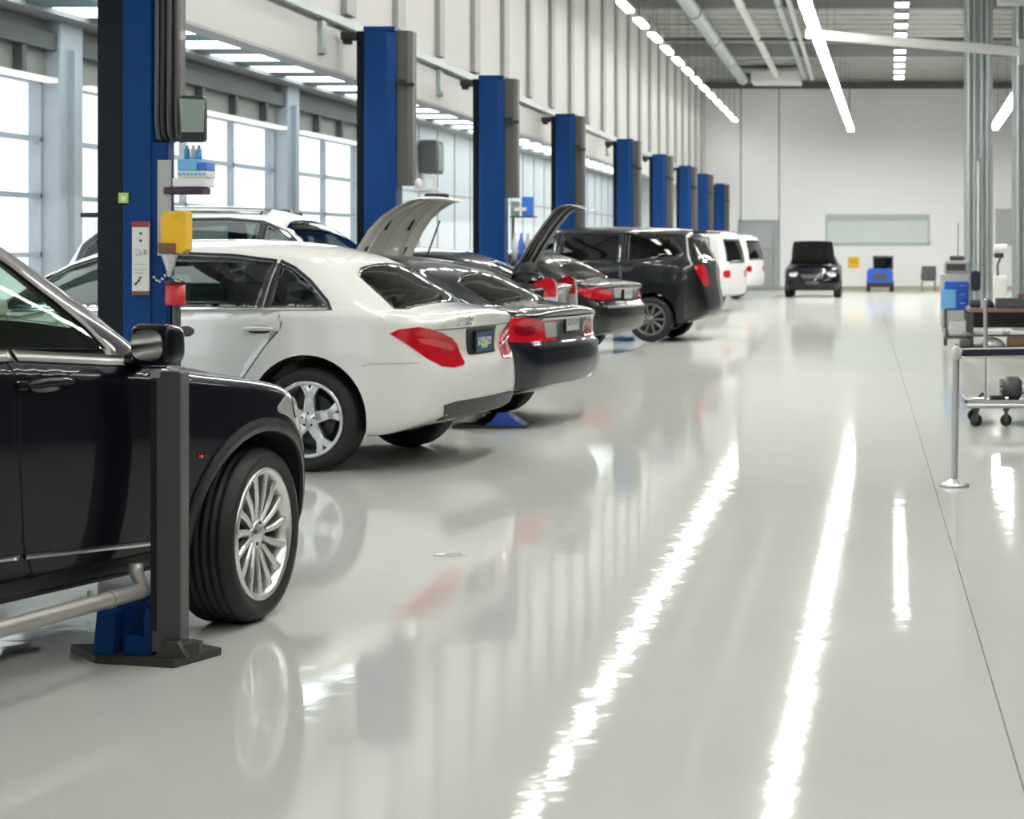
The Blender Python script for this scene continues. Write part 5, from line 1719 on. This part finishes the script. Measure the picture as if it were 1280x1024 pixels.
# ------------------------------------------------------------------ right-hand side
d = F * CAMH / (608 - VY)
s = F / d
def stanchion(label, x, y):
    r = thing('barrier_post', label, 'barrier', (x, y, 0))
    mb = MB(); mb.lathe([(0, .001), (0, .092), (.008, .094), (.016, .088), (.03, .05), (.045, .028), (.05, .001)], 32, axis='Z'); mb.build('base', M['steel'], r)
    mb = MB(); mb.cyl((0, 0, .04), (.012, 0, .83), .021, 16); mb.build('post', M['steel'], r)
    mb = MB(); mb.lathe([(0, .001), (0, .03), (.07, .03), (.075, .02), (.085, .001)], 18, axis='Z', T=Matrix.Translation((.012, 0, .80)))
    mb.box((-.045, 0, .87), (.05, .012, .03)); mb.box((.012, -.04, .865), (.02, .05, .03)); mb.build('belt_head', M['label_white'], r)
    return r
st = stanchion('slim steel barrier post with round foot, standing alone on the floor', (1193 - VX) / s, d)
stanchion('steel barrier post at the hidden end of the navy belt', (1193 - VX) / s + 1.75, d + .5)
mb = MB()
x0 = (1193 - VX) / s
T = Matrix.Translation((x0 + .035, d + .01, 0)) @ Matrix.Rotation(math.atan2(.5, 1.75), 4, 'Z')
mb.box((.88, 0, .838), (1.72, .004, .042), 0, T=T); mb.box((.88, -.0005, .864), (1.72, .006, .010), 1, T=T)
tag(mb.build('barrier_belt', [M['belt'], M['label_white']]), 'navy belt stretched from the steel barrier post to the right', 'belt')

# low chrome trolley on castors with a handle
D = 16.1
q = F / D
tx = (1212 - VX) / q
tr = thing('trolley', 'low chrome trolley on black castors beside the barrier post', 'trolley', (tx, D, 0))
mb = MB(); mb.box2((-.04, -.02, .155), (1.05, .62, .20), ch=.018); mb.box2((-.04, -.02, .20), (1.05, .0, .225)); mb.box2((-.04, -.02, .20), (-.02, .62, .225)); mb.build('tray', M['steel'], tr)
for (cx, cy) in ((.06, .05), (.31, .05), (.06, .56), (.98, .05), (.98, .56)):
    mb = MB(); mb.lathe([(-.018, .001), (-.018, .044), (-.010, .052), (.010, .052), (.018, .044), (.018, .001)], 20, T=Matrix.Translation((cx, cy, .052)) @ Matrix.Rotation(.5, 4, 'Z'))
    o = mb.build('castor', M['plastic'], tr)
    mb = MB(); mb.box((cx, cy - .026, .09), (.03, .006, .10)); mb.box((cx, cy + .026, .09), (.03, .006, .10)); mb.box((cx, cy, .142), (.05, .06, .025)); mb.build('fork', M['post_grey'], o)
hx = (1232 - VX) / q - tx
mb = MB(); mb.cyl((hx, .02, .2), (hx, .02, .70), .008, 8); mb.cyl((hx, .02, .66), (hx, .02, 1.05), .018, 12); mb.lathe([(0, .001), (0, .02), (.02, .014), (.03, .001)], 12, axis='Z', T=Matrix.Translation((hx, .02, 1.05)))
mb.build('upright_handle', M['steel'], tr)
def part_on(name, label, cat, c, builder, mm):
    mb = MB(); builder(mb); o = mb.build(name, [M[m] for m in mm]); o.location = c
    return tag(o, label, cat)
def alternator(mb):
    mb.lathe([(-.09, .001), (-.09, .07), (-.06, .105), (.06, .105), (.09, .07), (.09, .001)], 22, 0, axis='X', T=Matrix.Translation((.0, 0, .107)))
    for k in range(10):
        a = 2 * PI * k / 10
        mb.box((-.085, math.cos(a) * .075, .107 + math.sin(a) * .075), (.02, .018, .018), 1)
    mb.cyl((.08, 0, .107), (.15, 0, .107), .05, 16, 1)
part_on('alternator', 'round dark ribbed engine part on the chrome trolley', 'car part', (tx + .36, D + .20, .201), alternator, ['post_grey', 'steel'])
def manifold(mb):
    mb.box((.0, 0, .07), (.34, .20, .13), 0, ch=.03); mb.box((.02, -.02, .15), (.26, .12, .05), 1, ch=.02)
    for k in range(4): mb.cyl((-.12 + .08 * k, -.10, .08), (-.12 + .08 * k, -.15, .08), .026, 12, 1)
part_on('gearbox', 'blocky dark engine part right of the round one on the trolley', 'car part', (tx + .70, D + .24, .201), manifold, ['post_grey', 'steel'])
def bits(mb):
    mb.box((0, 0, .022), (.10, .06, .04), 0, ch=.01); mb.cyl((.0, 0, .04), (.04, 0, .075), .012, 8, 1)
part_on('bracket', 'small shiny bracket at the left end of the chrome trolley', 'car part', (tx + .08, D + .08, .201), bits, ['chrome', 'plastic'])
def bits2(mb):
    mb.cyl((-.06, 0, .03), (.06, .03, .03), .028, 12, 0); mb.cyl((.06, .03, .03), (.09, .03, .03), .018, 10, 1)
part_on('starter_motor', 'short black cylinder lying on the middle of the chrome trolley', 'car part', (tx + .24, D + .07, .201), bits2, ['plastic', 'chrome'])

# long low workbench further back
D = 26.9
q = F / D
bx0 = (1197 - VX) / q
wb = thing('workbench', 'long low workbench with brown board top and dark apron behind the barrier', 'bench', (bx0, D, 0))
mb = MB(); mb.box2((.16, -.0, .60), (2.6, .9, .66), ch=.01); mb.build('bench_top', M['wood'], wb)
mb = MB(); mb.box2((.18, .03, .38), (2.58, .06, .60), ch=.005); mb.build('apron', M['dark'], wb)
mb = MB(); mb.box2((-.03, -.12, .04), (2.6, .95, .10), ch=.01); mb.build('deck', M['rib'], wb)
mb = MB(); mb.box2((.0, -.08, .10), (2.6, .9, .12), ch=.004); mb.box2((.12, -.05, .26), (2.58, .85, .285), ch=.004); mb.build('lower_shelf', M['cover_grey'], wb)
for (x, y) in ((.2, .04), (2.5, .04), (.2, .84), (2.5, .84)):
    mb = MB(); mb.box((x, y, .35), (.05, .05, .5), ch=.005); mb.build('leg', M['post_grey'], wb)
for (x, y) in ((.1, .0), (2.5, .0), (.1, .84), (2.5, .84)):
    mb = MB(); mb.cyl((x - .02, y, .022), (x + .02, y, .022), .022, 12); mb.build('castor', M['plastic'], wb)
random.seed(21)
def onbench(name, label, cat, px, py, w, h, dp, mm, dy=.12, shape='box'):
    p = at(px, py, D + dy)
    mb = MB()
    if shape == 'box': mb.box((0, 0, h / 2), (w, dp, h), ch=min(w, h, dp) * .15)
    elif shape == 'cyl': mb.cyl((-w / 2, 0, h / 2), (w / 2, 0, h / 2), h / 2, 14)
    elif shape == 'dome': mb.lathe([(0, .001), (0, w / 2), (h * .35, w * .46), (h * .7, w * .32), (h, .001)], 20, axis='Z')
    o = mb.build(name, M[mm]); o.location = (p.x, D + dy, p.z)
    return tag(o, label, cat)
Z66, Z285, Z12 = 310 + (1.5 - .661) * F / (D + .12), 310 + (1.5 - .286) * F / (D + .12), 310 + (1.5 - .121) * F / (D + .12)
onbench('toolbox', 'long black toolbox along the workbench top', 'toolbox', 1262, Z66, .40, .14, .3, 'post_grey')
onbench('car_part', 'dark round part on the workbench next to the long toolbox', 'car part', 1236, Z66, .17, .12, .2, 'plastic', shape='dome')
onbench('car_part', 'dull metal cylinder at the left end of the workbench top', 'car part', 1219, Z66, .15, .11, .2, 'alloy_dark', shape='cyl')
onbench('tray', 'reddish tray standing on the toolbox end of the workbench', 'tray', 1279, 310 + (1.5 - .802) * F / (D + .12), .16, .05, .2, 'brown')
onbench('carton', 'flat white carton on the lower bench shelf, left one', 'box', 1240, Z285, .26, .06, .3, 'white_plastic', dy=.0)
onbench('carton', 'flat white carton on the lower bench shelf, right one', 'box', 1272, Z285, .22, .05, .3, 'white_plastic', dy=.0)
onbench('car_part', 'silver headlamp unit lying on the bench deck', 'car part', 1241, Z12, .34, .13, .3, 'lens_clear', dy=.02, shape='dome')
onbench('car_part', 'rusty box shaped part on the bench deck', 'car part', 1271, Z12, .26, .12, .3, 'brown', dy=.02)
onbench('car_part', 'pale casting at the left end of the bench deck', 'car part', 1206, Z12, .14, .09, .3, 'cover_grey', dy=.02)
# tool cart with blue drawers left of the bench
D2 = 28.3
q = F / D2
ax, az = at(1176, 352, D2), at(1211, 388, D2)
w = az.x - ax.x
tc = thing('tool_cart', 'bright blue tool cart with open lower rack left of the workbench', 'tool cart', ((ax.x + az.x) / 2, D2, 0))
mb = MB(); mb.box2((-w / 2 + .06, -.02, az.z), (w / 2, .5, ax.z), ch=.015); mb.build('cabinet', M['paint_blue'], tc)
n = 3
for k in range(n):
    h = (ax.z - az.z - .04) / n
    mb = MB(); mb.box2((-w / 2 + .24, -.04, az.z + .02 + k * h), (w / 2 - .02, -.021, az.z + .01 + (k + .9) * h), ch=.005); o = mb.build('drawer', M['paint_blue'], tc)
    mb = MB(); mb.box2((-w / 2 + .28, -.052, az.z + .01 + (k + .72) * h), (w / 2 - .06, -.041, az.z + .01 + (k + .80) * h)); mb.build('handle', M['steel'], o)
mb = MB(); mb.box2((-w / 2, -.05, az.z + .03), (-w / 2 + .22, -.021, ax.z - .12), ch=.008); mb.build('side_bin', M['paper_sky'], tc)
for (x, y) in ((-w / 2 + .08, 0), (w / 2 - .03, 0), (-w / 2 + .08, .46), (w / 2 - .03, .46)):
    mb = MB(); mb.box((x, y, az.z / 2 + .03), (.03, .03, az.z - .02)); o = mb.build('leg', M['post_grey'], tc)
    mb = MB(); mb.cyl((x - .015, y, .04), (x + .015, y, .04), .04, 12); mb.build('castor', M['plastic'], o)
mb = MB(); mb.box2((-w / 2 + .06, -.02, .16), (w / 2, .48, .19), ch=.005); mb.build('lower_shelf', M['cover_grey'], tc)
p = at(1200, 410, D2)
bx('bin', 'cream bin on the lower rack of the blue tool cart', 'bin', (p.x, D2 + .2, .19 + .12), (.28, .34, .235), 'label_white', .03)
bx('carton', 'small crushed white packet beside the cream bin on the cart rack', 'box', (p.x - .20, D2 + .16, .19 + .06), (.08, .2, .115), 'rib', .02)
# machine with grey screen behind the cart
p = at(1194, 336, 34.0)
mc = thing('diagnostic_machine', 'pale workshop machine with a dark screen band behind the blue tool cart', 'machine', (p.x, 34, 0))
mb = MB(); mb.box2((-.26, -.2, .1), (.26, .3, 1.05), ch=.03); mb.box2((-.20, -.2, 1.05), (.24, .25, 1.28), ch=.04); mb.build('cabinet', M['rib'], mc)
mb = MB(); mb.box2((-.17, -.215, 1.10), (.18, -.201, 1.22), ch=.006); mb.build('screen', M['ink'], mc)
mb = MB(); mb.box2((-.10, -.12, 1.28), (.16, .12, 1.36), ch=.03); mb.build('top_unit', M['post_grey'], mc)
mb = MB(); mb.cyl((.05, .1, 1.36), (.06, .1, 1.95), .012, 8); mb.build('mast', M['satin'], mc)
for (x, y) in ((-.2, -.12), (.2, -.12), (-.2, .22), (.2, .22)):
    mb = MB(); mb.cyl((x - .02, y, .05), (x + .02, y, .05), .05, 12); mb.build('castor', M['plastic'], mc)
bx('hanging_bag', 'dark blue bag hung on the right of the pale machine', 'bag', (p.x + .36, 33.9, .92), (.16, .18, .36), 'belt', .05)
# things seen between the columns
p = at(1250, 330, 44)
tk = thing('equipment_stand', 'white equipment stand with black head between the two steel columns', 'equipment', (p.x, 44, 0))
mb = MB(); mb.box2((-.14, -.12, .0), (.16, .2, .86), ch=.03); mb.build('cabinet', M['label_white'], tk)
mb = MB(); mb.tube([(-.05, 0, .86), (-.06, -.02, 1.1), (.02, -.02, 1.3)], .025, 8); mb.box((-.03, -.04, 1.33), (.22, .14, .12), ch=.03); mb.build('head', M['plastic'], tk)
mb = MB(); mb.box((.02, 0, 1.50), (.34, .2, .16), ch=.05); mb.build('shade', M['white_plastic'], tk)
bx('wall_box', 'grey fuse box with dark knobs on the wall seen between the steel columns', 'electrical box', (at(1255, 0, YF - .1).x, YF - .1, 2.25), (.62, .18, 1.3), 'rib', .03)

# far-wall vehicles and chair
p = at(1101, 361, 66)
bc = thing('utility_vehicle', 'tiny blue utility vehicle with black cab by the far wall', 'utility vehicle', (p.x, 66.2, 0))
mb = MB()
mb.prism([(-.48, .28), (.40, .28), (.42, .62), (.38, .78), (-.40, .80), (-.48, .66)], -.55, .55, 'xz'); mb.box((-.02, -.56, .52), (.5, .04, .2), 1, ch=.01)
mb.build('body', [M['paint_blue'], M['post_grey']], bc)
mb = MB()
for (x, y) in ((-.24, -.1), (.40, -.1), (-.24, .5), (.40, .5)): mb.box((x, y, .98), (.05, .05, .44))
mb.box((.08, .2, 1.20), (.72, .72, .05), ch=.015); mb.build('cab_frame', M['plastic'], bc)
mb = MB(); mb.box((.08, -.1, .98), (.60, .02, .38)); mb.build('windscreen', M['glass_dark'], bc)
mb = MB(); mb.box2((-.46, -.60, .16), (.40, -.54, .32), ch=.02); mb.build('front_bumper', M['plastic'], bc)
mb = MB(); mb.box((0, .1, .95), (.5, .3, .25), ch=.05); mb.build('seat', M['plastic'], bc)
for (x, y) in ((-.42, -.38), (.38, -.38), (-.42, .38), (.38, .38)):
    mb = MB(); mb.lathe([(-.07, .001), (-.07, .17), (-.05, .20), (.05, .20), (.07, .17), (.07, .001)], 22, axis='X', T=Matrix.Translation((x, y, .20))); mb.build('wheel', M['tire'], bc)
p = at(1162, 360, 65)
ch = thing('chair', 'small dark grey armchair against the far white wall', 'chair', (p.x, 66, 0))
mb = MB(); mb.box((0, 0, .42), (.46, .46, .10), ch=.04); mb.build('seat', M['post_grey'], ch)
mb = MB(); mb.box((0, -.21, .66), (.50, .07, .44), ch=.03); mb.build('backrest', M['post_grey'], ch)
for x in (-.24, .24):
    mb = MB(); mb.box((x, 0, .60), (.05, .44, .05), ch=.015); mb.box((x, .2, .50), (.04, .04, .2)); mb.build('armrest', M['plastic'], ch)
for x in (-.22, .22):
    for y in (-.2, .2):
        mb = MB(); mb.cyl((x, y, 0), (x, y, .38), .022, 8); mb.build('leg', M['wood'], ch)
# ------------------------------------------------------------------ daylight, camera, view
w = bpy.data.worlds.new('daylight')
SC.world = w
w.use_nodes = True
nt = w.node_tree
for n in list(nt.nodes): nt.nodes.remove(n)
out = nt.nodes.new('ShaderNodeOutputWorld')
bg = nt.nodes.new('ShaderNodeBackground')
bg.inputs['Color'].default_value = (.93, .97, 1.0, 1)
bg.inputs['Strength'].default_value = 2.2
nt.links.new(bg.outputs[0], out.inputs[0])

cam = bpy.data.cameras.new('camera')
cam.sensor_fit = 'HORIZONTAL'
cam.sensor_width = 36
cam.lens = F * 36 / 1280
cam.shift_x = -(VX - 640) / 1280
cam.shift_y = -(512 - VY) / 1280
cam.clip_start = .1
cam.clip_end = 300
cam.dof.use_dof = True
cam.dof.focus_distance = 8.8
cam.dof.aperture_fstop = 5.0
co = bpy.data.objects.new('camera', cam)
COL.objects.link(co)
co.location = (0, 0, CAMH)
co.rotation_euler = (PI / 2, 0, 0)
SC.camera = co

vs = SC.view_settings
vs.view_transform = 'Standard'
vs.look = 'None'
vs.gamma = 1
vs.use_curve_mapping = False
vs.exposure = 0.0
SC.cycles.max_bounces = 9
SC.cycles.diffuse_bounces = 4
SC.cycles.glossy_bounces = 5
SC.cycles.transparent_max_bounces = 16
SC.cycles.sample_clamp_indirect = 6
SC.cycles.caustics_reflective = False
SC.cycles.caustics_refractive = False
SC.cycles.use_denoising = True
